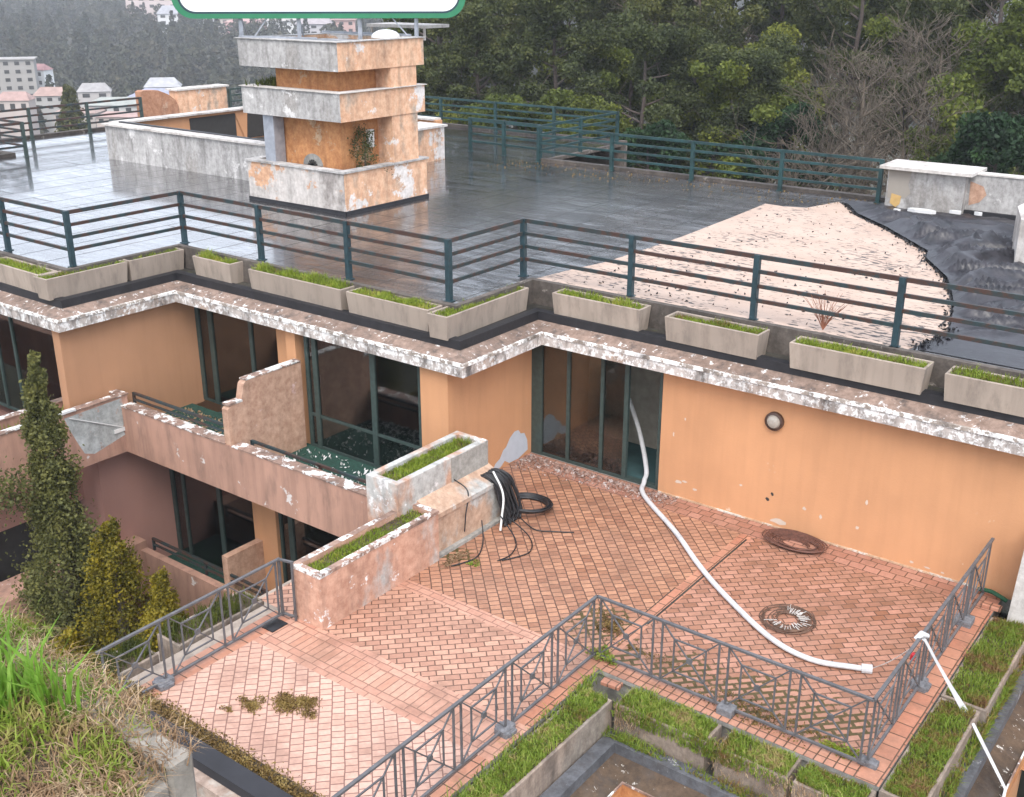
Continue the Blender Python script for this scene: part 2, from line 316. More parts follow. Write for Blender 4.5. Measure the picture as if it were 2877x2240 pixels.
M['blade'] = leafmat('tall_green_blades', [(0.14, 0.20, 0.03), (0.17, 0.33, 0.04), (0.30, 0.44, 0.10)], scale=3, trans=0.4)
M['drygrass'] = leafmat('dry_grass', [(0.14, 0.08, 0.045), (0.32, 0.21, 0.12), (0.58, 0.46, 0.31)], scale=7)
M['moss'] = leafmat('brown_moss', [(0.05, 0.03, 0.012), (0.16, 0.10, 0.03), (0.26, 0.19, 0.06)], scale=6, trans=0)
M['leaf_olive'] = leafmat('olive_foliage', [(0.032, 0.044, 0.010), (0.092, 0.118, 0.018), (0.19, 0.21, 0.03)], scale=0.5)
M['leaf_yellow'] = leafmat('yellow_green_foliage', [(0.030, 0.040, 0.008), (0.095, 0.115, 0.016), (0.19, 0.20, 0.03)], scale=0.6)
M['leaf_dark'] = leafmat('dark_conifer_foliage', [(0.022, 0.031, 0.012), (0.060, 0.074, 0.022), (0.125, 0.13, 0.034)], scale=0.6)
M['leaf_ever'] = leafmat('deep_green_foliage', [(0.008, 0.02, 0.010), (0.018, 0.045, 0.016), (0.04, 0.085, 0.022)], scale=0.8)
M['leaf_cyp'] = leafmat('cypress_foliage', [(0.035, 0.040, 0.012), (0.095, 0.10, 0.030), (0.19, 0.18, 0.05)], scale=2.6)
M['leaf_gold'] = leafmat('golden_conifer_foliage', [(0.05, 0.055, 0.010), (0.19, 0.155, 0.012), (0.36, 0.27, 0.02)], scale=2.6)
M['bark'] = simple('bark', (0.09, 0.07, 0.06), 0.9, var=0.3, vs=8)
M['twig'] = simple('grey_brown_twigs', (0.11, 0.088, 0.066), 0.9, var=0.35, vs=3)
M['farwood'] = leafmat('far_woodland', [(0.016, 0.024, 0.010), (0.040, 0.040, 0.018), (0.080, 0.060, 0.034)], scale=0.06, trans=0)
M['ground'] = simple('rough_ground', (0.040, 0.038, 0.020), 0.95, var=0.5, vs=0.4, bs=0.3)

# ------------------------------------------------------------------ geometry helpers
class MB:
    def __init__(s): s.v = []; s.f = []; s.mi = []
    def quad(s, a, b, c, d, mi=0):
        n = len(s.v); s.v += [tuple(a), tuple(b), tuple(c), tuple(d)]; s.f.append((n, n+1, n+2, n+3)); s.mi.append(mi); return s
    def poly(s, pts, mi=0):
        n = len(s.v); s.v += [tuple(p) for p in pts]; s.f.append(tuple(range(n, n+len(pts)))); s.mi.append(mi); return s
    def box(s, x0, x1, y0, y1, z0, z1, mi=0):
        if x0 > x1: x0, x1 = x1, x0
        if y0 > y1: y0, y1 = y1, y0
        n = len(s.v)
        s.v += [(x0,y0,z0),(x1,y0,z0),(x1,y1,z0),(x0,y1,z0),(x0,y0,z1),(x1,y0,z1),(x1,y1,z1),(x0,y1,z1)]
        for q in ((0,3,2,1),(4,5,6,7),(0,1,5,4),(1,2,6,5),(2,3,7,6),(3,0,4,7)):
            s.f.append(tuple(n+i for i in q)); s.mi.append(mi)
        return s
    def bar(s, a, b, w, h=None, mi=0):
        """rectangular bar from a to b, width w (horizontal) and height h"""
        h = h or w; a = Vector(a); b = Vector(b); d = (b-a).normalized()
        u = d.cross(Vector((0, 0, 1)))
        if u.length < 1e-3: u = Vector((1, 0, 0))
        u.normalize(); t = u.cross(d).normalized(); n = len(s.v)
        for p in (a, b):
            for (i, j) in ((-1,-1),(1,-1),(1,1),(-1,1)): s.v.append(tuple(p+u*(w/2*i)+t*(h/2*j)))
        for q in ((0,1,5,4),(1,2,6,5),(2,3,7,6),(3,0,4,7),(3,2,1,0),(4,5,6,7)):
            s.f.append(tuple(n+i for i in q)); s.mi.append(mi)
        return s
    def tube(s, pts, r, k=8, mi=0, cap=True, flat=1.0):
        pts = [Vector(p) for p in pts]; rs = r if isinstance(r, (list, tuple)) else [r]*len(pts)
        n0 = len(s.v); ref = Vector((0, 0, 1))
        for i, p in enumerate(pts):
            d = (pts[min(i+1, len(pts)-1)] - pts[max(i-1, 0)]).normalized()
            u = d.cross(ref)
            if u.length < 0.05: u = d.cross(Vector((1, 0, 0)))
            u.normalize(); t = u.cross(d).normalized()
            for j in range(k):
                a = 2*math.pi*j/k; s.v.append(tuple(p + u*(rs[i]*math.cos(a)) + t*(rs[i]*flat*math.sin(a))))
        for i in range(len(pts)-1):
            for j in range(k):
                a = n0+i*k+j; b = n0+i*k+(j+1) % k
                s.f.append((a, b, b+k, a+k)); s.mi.append(mi)
        if cap:
            s.f.append(tuple(n0+j for j in range(k))[::-1]); s.mi.append(mi)
            e = n0+(len(pts)-1)*k; s.f.append(tuple(e+j for j in range(k))); s.mi.append(mi)
        return s
    def build(s, name, mat, parent=None, smooth=False, origin=None, bevel=0.0):
        me = bpy.data.meshes.new(name)
        o_ = Vector(origin) if origin is not None else None
        vs = s.v if o_ is None else [(v[0]-o_.x, v[1]-o_.y, v[2]-o_.z) for v in s.v]
        me.from_pydata(vs, [], s.f)
        mats = mat if isinstance(mat, list) else [mat]
        for mm in mats: me.materials.append(mm)
        if len(mats) > 1: me.polygons.foreach_set('material_index', s.mi)
        if smooth: me.polygons.foreach_set('use_smooth', [True]*len(me.polygons))
        me.update()
        ob = bpy.data.objects.new(name, me); COL.objects.link(ob)
        if o_ is not None: ob.location = o_
        if parent is not None:
            ob.parent = parent
            if o_ is None: ob.matrix_parent_inverse = Matrix.Translation(-parent_loc(parent))
            else: ob.location = o_ - parent_loc(parent)
        if bevel:
            bv = ob.modifiers.new('bevel', 'BEVEL'); bv.width = bevel; bv.segments = 1; bv.limit_method = 'ANGLE'
        return ob
def parent_loc(p):
    l = Vector(p.location)
    while p.parent is not None:
        if p.matrix_parent_inverse != Matrix(): l = l + p.matrix_parent_inverse.translation
        p = p.parent; l = l + Vector(p.location)
    return l
def tag(o, label=None, cat=None, group=None, kind=None):
    if label: o['label'] = label
    if cat: o['category'] = cat
    if group: o['group'] = group
    if kind: o['kind'] = kind
    return o
def empty(name, loc, label, cat, group=None):
    o = bpy.data.objects.new(name, None); COL.objects.link(o); o.location = loc; o.empty_display_size = 0.2
    return tag(o, label, cat, group)
def copy_tree(o, parent=None, mats=None):
    c = o.copy(); COL.objects.link(c)
    if parent is not None: c.parent = parent
    for ch in list(o.children): copy_tree(ch, c)
    return c
def npmesh(name, V, Fq, mat, parent=None, loc=None, k=3):
    """numpy verts (n,3) and faces (m,k)"""
    me = bpy.data.meshes.new(name)
    me.vertices.add(len(V)); me.vertices.foreach_set('co', np.asarray(V, dtype=np.float32).ravel())
    m_ = len(Fq); me.loops.add(m_*k); me.loops.foreach_set('vertex_index', np.asarray(Fq, dtype=np.int32).ravel())
    me.polygons.add(m_); me.polygons.foreach_set('loop_start', np.arange(0, m_*k, k, dtype=np.int32))
    me.polygons.foreach_set('loop_total', np.full(m_, k, dtype=np.int32))
    me.materials.append(mat); me.update(calc_edges=True)
    ob = bpy.data.objects.new(name, me); COL.objects.link(ob)
    if loc is not None: ob.location = loc
    if parent is not None: ob.parent = parent
    return ob
def blades(base, n=None, h=(0.08, 0.2), w=0.012, lean=0.5, segs=2, hm=1.0):
    """grass blades (curved strips) rooted at base points (n,3)"""
    B = np.asarray(base, dtype=float); n = len(B)
    H = RNG.uniform(h[0], h[1], n)*(0.6+0.4*RNG.random(n))*hm; a = RNG.uniform(0, 2*np.pi, n); L = RNG.uniform(0.05, lean, n)*H
    wd = w*(0.7+0.6*RNG.random(n)); b = RNG.uniform(0, 2*np.pi, n)
    sx, sy = np.cos(b)*wd/2, np.sin(b)*wd/2
    dx, dy = np.cos(a)*L, np.sin(a)*L
    V = np.zeros((n, 5, 3))
    V[:, 0] = B + np.stack([-sx, -sy, 0*sx], 1); V[:, 1] = B + np.stack([sx, sy, 0*sx], 1)
    mid = B + np.stack([dx*0.3, dy*0.3, H*0.6], 1)
    V[:, 2] = mid + np.stack([sx*0.8, sy*0.8, 0*sx], 1); V[:, 3] = mid - np.stack([sx*0.8, sy*0.8, 0*sx], 1)
    V[:, 4] = B + np.stack([dx, dy, H*(1-0.25*L/np.maximum(H, 1e-3))], 1)
    i = np.arange(n)[:, None]*5
    F = np.concatenate([i+np.array([[0, 1, 2]]), i+np.array([[0, 2, 3]]), i+np.array([[3, 2, 4]])])
    return V.reshape(-1, 3), F
def leaves(P, size, normal_bias=None, flat=0.0):
    """one small random quad at every point"""
    P = np.asarray(P); n = len(P); sz = np.asarray(size)*(0.6+0.8*RNG.random(n))
    u = RNG.normal(size=(n, 3)); u /= np.linalg.norm(u, axis=1)[:, None]
    t = RNG.normal(size=(n, 3)); v = np.cross(u, t); v /= np.linalg.norm(v, axis=1)[:, None]
    u = u*sz[:, None]/2; v = v*sz[:, None]/2*0.65
    V = np.stack([P-u-v*0.4, P-v, P+u, P+v], 1).reshape(-1, 3)
    F = np.arange(n)[:, None]*4+np.array([[0, 1, 2, 3]])
    return V, F

# ------------------------------------------------------------------ terrain
def gh(x, y):
    d = x*Fh.x + y*Fh.y                      # forward distance
    l = x*Rt.x + y*Rt.y
    z = -7.0
    if d > 30: z -= min(1, (d-30)/110)*19*(1/(1+math.exp((l-8)/8)) if d < 90 else 1)
    if d > 260:
        t = (d-260)
        z += t*0.047 + max(0, t-330)*0.13
    z += 1.2*math.sin(x*0.021+1)*math.cos(y*0.017)*min(1, max(0, d-60)/200)
    if z > 8.0: z = 8.0 + (z-8)*1.0
    return z
g = MB(); xs = np.concatenate([np.arange(-60, 61, 6.0)]); N = 90
us = np.linspace(-1, 1, N); gr = np.sign(us)*(60*np.abs(us)+1340*np.abs(us)**3)
vi = {}
for i, a in enumerate(gr):
    for j, b in enumerate(gr):
        x, y = a-15, b+15; vi[i, j] = len(g.v); g.v.append((x, y, gh(x, y)))
for i in range(N-1):
    for j in range(N-1): g.f.append((vi[i, j], vi[i+1, j], vi[i+1, j+1], vi[i, j+1])); g.mi.append(0)
tag(g.build('ground', M['ground'], smooth=True), kind='structure')

# ------------------------------------------------------------------ hotel building
Z_ROOF, Z_GUT = 3.47, 3.0
hb = empty('hotel_building', (-12, 16, -7), 'abandoned terraced hotel wing in orange and pink render under a wet flat roof', 'building')
# outline (fascia edge) from the right: straight runs along X joined by steps along Y
FX = [(6.0, 16.37), (-11.67, 16.37), (-11.67, 14.0), (-19.72, 14.0), (-19.72, 11.22), (-29.0, 11.22), (-29.0, 8.4), (-34.8, 8.4)]
def offset(poly, o):
    """offset of the stepped polyline into the building: run lines move +Y, step lines move -X"""
    return [(x if i == 0 else x-o, y+o) for i, (x, y) in enumerate(poly)]
def strip(mb, p0, z0, p1, z1, mi=0):
    for i in range(len(p0)-1):
        mb.quad((*p0[i], z0), (*p1[i], z1), (*p1[i+1], z1), (*p0[i+1], z0), mi)
def deck_outline(poly): return poly
e0 = FX; e1 = offset(FX, 0.33); e2 = offset(FX, 0.36); e3 = offset(FX, 0.80)
f = MB(); strip(f, e0, 2.5, e0, 2.74); 
soff = offset(FX, 0.62); strip(f, soff, 2.5, e0, 2.5)
f.build('fascia', M['fascia'], hb)
f = MB(); em = offset(FX, -0.018); strip(f, em, 2.695, em, 2.752); strip(f, em, 2.752, offset(FX, 0.03), 2.756); f.build('fascia_lip', stucco('chipped_white_lip', (0.42, 0.36, 0.31), 0.2, wear=0.72, wearcol=(1.15, 1.13, 1.1), seed=23, dirt=0.7, ws=6), hb)
f = MB(); strip(f, e0, 2.74, e1, 2.86); f.build('fascia_ledge', M['fasciatop'], hb)
f = MB(); strip(f, e1, 2.86, e1, 3.03); strip(f, e1, 3.03, offset(FX, 0.52), 3.03); f.build('black_flashing', M['blackfelt'], hb)
f = MB(); strip(f, offset(FX, 0.52), 3.0, e3, 3.0); f.build('gutter', M['gutter'], hb)
f = MB(); strip(f, e3, 3.0, e3, Z_ROOF+0.015); strip(f, e3, Z_ROOF+0.015, offset(FX, 0.93), Z_ROOF+0.015); strip(f, offset(FX, 0.93), Z_ROOF+0.015, offset(FX, 0.93), Z_ROOF)
f.build('roof_kerb', M['kerbdark'], hb)
# roof deck
rd = MB(); P = offset(FX, 0.93)
YB = 29.35
# quads column by column between step xs
def rect(mb, x0, x1, y0, y1, z, mi=0): mb.quad((x0, y0, z), (x1, y0, z), (x1, y1, z), (x0, y1, z), mi)
rect(rd, P[1][0], 6.0, P[0][1], YB, Z_ROOF)
rect(rd, P[3][0], P[1][0], P[2][1], YB, Z_ROOF)
rect(rd, -35.7, P[3][0], P[4][1], YB, Z_ROOF)
rect(rd, -39.2, -35.7, 19.75, YB, Z_ROOF)
rect(rd, -39.2, -21.25, YB, 34.4, Z_ROOF)
rd.build('roof_deck', M['bitumen'], hb)
rk = MB()     # kerb along the far edge of the roof and the walls under it
rk.box(-21.1, 6, YB, YB+0.25, 2.6, Z_ROOF+0.10); rk.box(-39.2, -21.0, 34.4, 34.6, 2.6, Z_ROOF+0.10)
rk.box(-21.25, -21.1, YB+0.26, 34.6, 3.38, Z_ROOF+0.02); rk.box(-39.45, -39.2, 19.6, 34.4, 2.6, Z_ROOF+0.10)
rk.box(-39.45, -35.7, 19.5, 19.75, 2.6, Z_ROOF+0.11); rk.box(-35.95, -35.7, 8.6, 19.5, 2.6, Z_ROOF+0.10)
rk.build('roof_edge_kerb', M['kerbdark'], hb)
bw = MB(); bw.box(-39.0, -24, 29.6, 34.2, -12, 2.6); bw.box(-35.5, -30.5, 12.6, 29.5, -12, 2.6)
bw.build('rear_wall', M['orange'], hb)

# --- walls of the three bays
def wall(mb, x0, x1, y, z0, z1, t=0.25): mb.box(x0, x1, y, y+t, z0, z1)
zc = 2.55
w = MB(); w.box(-9.17, -2.75, 16.67, 16.95, -0.02, zc)          # right of the terrace door
w.build('wall', M['orange'], hb)['label'] = 'long orange wall behind the brick terrace'
w = MB(); w.box(-12.43, -12.18, 14.17, 16.95, -0.02, zc); w.box(-12.84, -12.43, 14.17, 14.42, -0.02, zc)
w.build('wall', M['orange'], hb)['label'] = 'orange corner wall between balcony and terrace door'
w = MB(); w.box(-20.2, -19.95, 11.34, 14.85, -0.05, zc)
w.build('wall', M['orangedark'], hb)['label'] = 'tall orange side wall of the left bay'
w = MB(); w.box(-16.45, -16.18, 14.17, 14.62, -0.05, zc); w.box(-17.02, -16.45, 14.42, 14.85, -0.05, zc)
w.build('pillar', M['orange'], hb)
# plaster patch on the corner wall
def blob(cx, cy, rx, ry, n=22, jag=0.18, seed=1):
    rr = random.Random(seed); return [(cx+rx*(1+jag*(rr.random()-0.5)*2)*math.cos(2*math.pi*i/n), cy+ry*(1+jag*(rr.random()-0.5)*2)*math.sin(2*math.pi*i/n)) for i in range(n)]
pp = MB(); pts = [(16.62, 0.10), (16.60, 0.32), (16.50, 0.50), (16.38, 0.53), (16.30, 0.63), (16.17, 0.64), (16.02, 0.55), (15.90, 0.40), (15.80, 0.36), (15.70, 0.22), (15.55, 0.16), (15.45, 0.04), (15.55, 0.0), (15.72, 0.03), (15.85, 0.12), (16.0, 0.02), (16.3, 0.01)]
pp.poly([(-12.177, y, z) for y, z in pts]); 
PATCH = simple('pale_filler_plaster', (0.45, 0.48, 0.53), 0.8, var=0.05)
pp.build('plaster_patch', PATCH, hb); SPOT = simple('cream_filler', (0.52, 0.42, 0.34), 0.8, var=0.1)
pp = MB()
for (x, z, rx, rz) in ((-6.72, 0.13, 0.17, 0.05), (-8.75, 0.33, 0.07, 0.035), (-8.62, 0.37, 0.05, 0.02), (-8.4, 0.27, 0.05, 0.02), (-7.5, 0.62, 0.03, 0.02), (-6.3, 0.52, 0.03, 0.03), (-6.0, 0.45, 0.025, 0.04),
                       (-5.35, 0.45, 0.03, 0.03), (-5.25, 0.95, 0.02, 0.05), (-4.4, 0.12, 0.04, 0.02), (-4.15, 0.10, 0.05, 0.015), (-3.9, 0.09, 0.03, 0.015), (-8.68, 1.6, 0.015, 0.03), (-8.9, 1.25, 0.015, 0.05)):
    pp = MB(); pp.poly([(x+a, 16.668, z+b) for a, b in blob(0, 0, rx, rz, 12, 0.3, int(abs(x*100)))]); pp.build('flaked_paint_spot', SPOT, hb)
pp = MB()
for (x, z, rx) in ((-6.98, 0.50, 0.04), (-6.9, 0.62, 0.03)):
    pp = MB(); pp.poly([(x+a, 16.667, z+b) for a, b in blob(0, 0, rx, 0.03, 10, 0.3, 4)]); pp.build('wall_hole', M['dark'], hb)
# skirting strip of pale render at the foot of the long wall
sk = MB(); sk.box(-9.15, -3.3, 16.645, 16.67, 0.004, 0.035); sk.build('skirting', stucco('skirting_mortar', (0.60, 0.40, 0.26), wear=0.4, wearcol=(0.75, 0.7, 0.62)), hb)
# right end: white weathered return wall
w = MB(); w.poly([(-2.75, 16.0, -0.6), (-2.2, 16.0, -0.6), (-2.2, 16.0, 1.6), (-2.66, 16.0, 1.35)]); w.poly([(-2.75, 16.0, -0.6), (-2.66, 16.0, 1.35), (-2.70, 16.67, 1.35), (-2.79, 16.67, -0.6)])
w.poly([(-2.66, 16.0, 1.35), (-2.2, 16.0, 1.6), (-2.2, 16.67, 1.6), (-2.70, 16.67, 1.35)]); w.poly([(-2.2, 16.0, -0.6), (-2.2, 16.67, -0.6), (-2.2, 16.67, 1.6), (-2.2, 16.0, 1.6)])
w.build('return_wall', M['copingw'], hb)
w = MB(); w.box(-2.75, 5, 16.7, 16.95, -3, zc); w.build('wall', M['orange'], hb)['label'] = 'orange wall beyond the end of the terrace'

# --- interiors (rooms): floor, back and side walls
def room(x0, x1, y0, y1, z0, z1):
    r = MB(); rect(r, x0, x1, y0, y1, z0); r.build('room_floor', M['roomfloor'], hb)
    r = MB(); r.quad((x0, y1, z0), (x1, y1, z0), (x1, y1, z1), (x0, y1, z1)); r.quad((x0, y0, z0), (x0, y1, z0), (x0, y1, z1), (x0, y0, z1))
    r.quad((x1, y0, z0), (x1, y1, z0), (x1, y1, z1), (x1, y0, z1)); r.quad((x0, y0, z1), (x1, y0, z1), (x1, y1, z1), (x0, y1, z1))
    r.build('room_wall', M['roomwall'], hb)
room(-12.1, -3.0, 16.96, 22.0, 0.0, 2.6)
room(-16.3, -12.5, 14.45, 19.0, 0.0, 2.6)
room(-20.1, -16.6, 14.9, 19.0, 0.0, 2.6)
room(-29, -20.2, 11.7, 16.0, 0.0, 2.6)
room(-19.9, -16.8, 13.75, 17.5, -3.45, -0.4)
room(-16.5, -12.0, 13.75, 17.5, -3.45, -0.4)
slab = MB(); slab.box(-12.2, 5, 16.72, 22.2, -0.25, -0.005); slab.box(-12.2, 5, 16.72, 22.2, 2.62, 2.8); slab.box(-31, -12.2, 14.5, 22, 2.62, 2.8); slab.box(-31, -20.2, 11.6, 14.5, 2.62, 2.8); slab.build('floor_slab', M['rawconc'], hb)
# pale interior partition seen through the terrace door
ip = MB(); ip.box(-11.9, -10.2, 18.4, 18.5, 0.0, 2.6); ip.build('inner_partition', simple('tan_partition', (0.34, 0.30, 0.25), 0.9), hb)

def window(y, xs_, z0, z1, panes, fw=0.07, fm='frame', frame_w=None, open_idx=None, low=0.0, name='sliding_window', label=None):
    """xs_: mullion x positions; panes between them"""
    root = MB(); d = 0.07
    ws = frame_w or [fw]*len(xs_)
    for x, ww in zip(xs_, ws): root.box(x-ww/2, x+ww/2, y, y+d, z0, z1)
    root.box(xs_[0], xs_[-1], y+0.005, y+d-0.005, z1-0.09, z1-0.002); root.box(xs_[0], xs_[-1], y+0.005, y+d+0.05, z0+0.002, z0+0.06)
    if low:
        root.box(xs_[0], xs_[-1], y+0.012, y+d-0.012, z0+low-0.03, z0+low+0.03)
    fr = root.build(name, M[fm], hb)
    if label: fr['label'] = label
    for i in range(len(xs_)-1):
        if open_idx is not None and i in open_idx: continue
        if i not in panes: continue
        p = MB(); p.box(xs_[i]+ws[i]/2, xs_[i+1]-ws[i+1]/2, y+0.03, y+0.04, z0+0.06, z1-0.09)
        po = p.build('pane', M['glass'], fr)
    return fr
fr = window(16.74, [-12.05, -11.30, -10.52, -9.98, -9.22], 0.0, 2.5, (0, 1, 2), frame_w=[0.26, 0.07, 0.07, 0.09, 0.11], open_idx=(3,), label='four-leaf glass terrace door with its right leaf slid open')
window(14.26, [-15.98, -15.75, -14.15, -12.92], 0.0, 2.5, (0, 1, 2), frame_w=[0.09, 0.12, 0.13, 0.13], low=0.72, label='dark balcony window left of the corner wall')
window(14.62, [-19.9, -19.45, -18.1, -17.05], 0.0, 2.5, (0, 1, 2), frame_w=[0.12, 0.14, 0.10, 0.07], label='dark balcony window behind the stepped partition')
window(11.6, [-29, -27, -25, -23, -22.3, -20.25], 0.0, 2.5, (0, 1, 2, 3, 4), label='dark window of the leftmost bay')
window(13.48, [-19.9, -19.5, -18.25, -17.06], -3.45, -0.4, (0, 1, 2), frame_w=[0.12, 0.08, 0.12, 0.08], label='curtained lower balcony window beside the mauve wall')
window(13.48, [-16.28, -15.95, -14.4, -12.0], -3.45, -0.4, (0, 1, 2), frame_w=[0.10, 0.14, 0.09, 0.1], label='dark lower window under the pink parapet')
lw = MB(); lw.box(-15.70, -14.22, 14.295, 14.325, 0.08, 0.68); lw.build('infill_panel', simple('dusty_green_panel', (0.07, 0.095, 0.085), 0.35, var=0.2), hb)
cu = MB()
for i in range(14):
    x = -19.42+i*0.05; cu.box(x, x+0.042, 13.62+0.02*(i % 2), 13.64+0.02*(i % 2), -3.4, -0.45)
cu.build('curtain', M['curtain'], hb)
dk = MB(); dk.box(-18.65, -18.35, 13.8, 13.85, -3.4, -1.9); dk.build('wooden_door_leaf', simple('brown_wood', (0.25, 0.09, 0.03), 0.5), hb)

# --- balcony of the middle bays
b = MB(); rect(b, -20.0, -11.9, 12.4, 14.3, 0.0); b.build('balcony_floor', M['turf'], hb)
def parapet(x0, x1, y0, y1, z0, z1, mat, label=None):
    p = MB(); p.box(x0, x1, y0, y1, z0, z1); o = p.build('parapet', M[mat], hb)
    if label: o['label'] = label
    return o
parapet(-19.98, -11.92, 12.25, 12.42, -0.37, 0.66, 'pink', 'long pink balcony parapet with a flaking white top')
c = MB(); c.box(-19.55, -16.2, 12.235, 12.50, 0.662, 0.69); c.box(-16.0, -11.95, 12.235, 12.50, 0.662, 0.69)
c.build('parapet_cap', M['flakecap'], hb)
sl_ = MB(); sl_.box(-20, -11.9, 12.30, 14.3, -0.36, -0.01); sl_.build('balcony_slab', M['pinkdark'], hb)
# partition with stepped outer end
t = MB(); X0, X1 = -16.22, -16.05
prof = [(14.17, 0.0), (14.17, 1.84), (12.78, 1.86), (12.70, 1.80), (12.62, 1.50), (12.36, 1.46), (12.27, 1.40), (12.27, 0.69), (12.42, 0.0)]
t.poly([(X1, y, z) for y, z in prof]); t.poly([(X0, y, z) for y, z in prof][::-1])
for i in range(len(prof)): 
    a, b_ = prof[i], prof[(i+1) % len(prof)]; t.quad((X1, *a), (X0, *a), (X0, *b_), (X1, *b_))
t.build('partition_wall', M['peach'], hb)
t = MB(); t.box(X0-0.01, X1+0.01, 12.75, 14.16, 1.862, 1.885); t.box(X0-0.01, X1+0.01, 12.30, 12.63, 1.47, 1.51); t.build('partition_cap', M['flakecap'], hb)
# green low rails on the parapet
def lowrail(x0, x1, y, z, name='balcony_rail'):
    r = MB(); r.bar((x0, y, z+0.28), (x1, y, z+0.28), 0.05, 0.05); r.bar((x0, y, z+0.14), (x1, y, z+0.14), 0.04, 0.04)
    n = max(2, int((x1-x0)/1.6)+1)
    for i in range(n):
        x = x0+(x1-x0)*i/(n-1); r.bar((x, y, z), (x, y, z+0.30), 0.05, 0.05)
    return r.build(name, M['rail'], hb)
lowrail(-19.5, -16.35, 12.55, 0.60); lowrail(-15.85, -12.1, 12.62, 0.42)
# debris: leaves and flaked paint lying on the green balcony floor
npts = 700; P_ = np.stack([RNG.uniform(-16, -12, npts), 12.45+1.7*RNG.random(npts)**1.6, np.full(npts, 0.02)+RNG.random(npts)*0.02], 1)
V, F = leaves(P_, 0.07); o = npmesh('paint_flakes', V, F, M['white'], None, k=4); tag(o, 'white paint flakes strewn over the green balcony floor right of the partition', 'debris', kind='stuff')
npts = 900; P_ = np.stack([RNG.uniform(-19.8, -16.3, npts), 12.45+1.6*RNG.random(npts), np.full(npts, 0.02)+RNG.random(npts)*0.02], 1)
V, F = leaves(P_, 0.07); o = npmesh('dead_leaves', V, F, M['drygrass'], None, k=4); tag(o, 'dry leaves on the green balcony floor left of the partition', 'debris', kind='stuff')
# slatted strips lying over the balcony
# --- projecting planter box, left bay
p = MB(); p.box(-20.42, -20.27, 8.0, 12.42, -0.37, 0.88); p.box(-19.70, -19.55, 6.5, 12.42, -0.37, 0.88); p.box(-20.27, -19.70, 12.28, 12.42, -0.37, 0.88); p.box(-20.27, -19.70, 6.5, 12.28, -0.37, 0.68)
p.box(-29.5, -20.42, 9.3, 9.5, -0.37, 0.88); p.build('projecting_planter_box', M['pink'], hb)
p = MB(); p.box(-20.45, -20.24, 9.5, 12.45, 0.882, 0.90); p.box(-20.24, -19.73, 12.26, 12.45, 0.882, 0.90); p.box(-19.73, -19.53, 9.6, 12.45, 0.882, 0.905); p.build('planter_rim', M['flakecap'], hb)
p = MB(); p.poly([(-19.547, y, z) for y, z in ((10.95, 0.80), (12.28, 0.84), (12.30, 0.50), (12.22, 0.14), (12.26, 0.02), (11.5, -0.16), (11.28, -0.08), (11.18, 0.15), (11.02, 0.55))]); p.build('bare_concrete_patch', stucco('patchy_concrete', (0.42, 0.44, 0.43), wear=0.35, wearcol=(0.45, 0.33, 0.28), seed=63, ws=2.5, grey=0.2, greycol=(0.55, 0.58, 0.58)), hb)
p = MB(); p.bar((-19.53, 11.05, 0.78), (-19.52, 12.2, 0.22), 0.018, 0.018); p.box(-19.545, -19.52, 12.0, 12.38, 0.12, 0.20); p.box(-19.6, -19.5, 9.9, 11.2, 0.906, 0.95); p.build('loose_strip', M['white'], hb)
n = 500; Bp = np.stack([RNG.uniform(-20.25, -19.72, n), RNG.uniform(8.0, 12.2, n), np.full(n, 0.67)], 1)
V, F = blades(Bp, h=(0.08, 0.28), w=0.02); o = npmesh('planter_weeds', V, F, M['grasswild'], hb); tag(o, kind='stuff'); o.matrix_parent_inverse = Matrix.Translation(-parent_loc(hb))
# --- lower floor
w = MB(); w.box(-20.2, -19.95, 11.76, 13.7, -7, -0.38); w.box(-22.6, -20.2, 11.9, 12.1, -7, -0.4); w.build('wall', M['pinkdark'], hb)['label'] = 'mauve side wall under the projecting planter box'
w = MB(); w.box(-17.02, -16.30, 13.4, 13.7, -3.5, -0.38); w.build('pillar', M['orange'], hb)
parapet(-19.55, -11.85, 12.25, 12.42, -3.85, -2.75, 'pink', 'lower pink balcony parapet behind the grey railing')
b = MB(); b.box(-20.0, -11.9, 12.42, 13.72, -3.8, -3.45); b.build('balcony_slab', M['turf'], hb)
lowrail(-19.4, -12.2, 12.5, -2.80)
w = MB(); w.box(-16.95, -16.78, 12.45, 13.4, -3.45, -2.1); w.build('partition_wall', M['peach'], hb)
w = MB(); w.box(-20.4, -19.55, 9.0, 12.42, -3.85, -2.57); w.box(-24, -20.4, 9.3, 9.5, -3.85, -2.57); w.build('projecting_planter_box', M['pink'], hb)['label'] = 'lower pink planter box half hidden by the golden conifer'
w = MB(); w.box(-34, -20.2, 11.95, 12.15, -7, -0.4); w.box(-34, -11.9, 13.9, 14.1, -12, -3.9); w.build('wall', M['pinkdark'], hb)['label'] = 'shaded mauve wall of the lowest storeys'
w = MB(); w.box(-26, -20.9, 9.4, 9.6, -1.75, -0.38); w.box(-21.1, -20.9, 9.6, 11.9, -1.75, -0.38); w.build('lower_bay_wall', M['pinkdark'], hb)
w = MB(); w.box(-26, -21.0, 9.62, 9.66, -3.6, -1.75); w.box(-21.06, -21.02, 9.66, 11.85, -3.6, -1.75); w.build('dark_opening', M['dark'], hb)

# wall under the terrace (left side and near side)
# ------------------------------------------------------------------ brick terrace
tf = MB()
def tq(x0, x1, y0, y1, mi): rect(tf, x0, x1, y0, y1, 0.0, mi)
mats = ['pave_main', 'pave_mid', 'pave_near', 'pave_right', 'pave_bandA', 'pave_soldier', 'pave_wall', 'pave_edge', 'pave_edgeR', 'gutter']
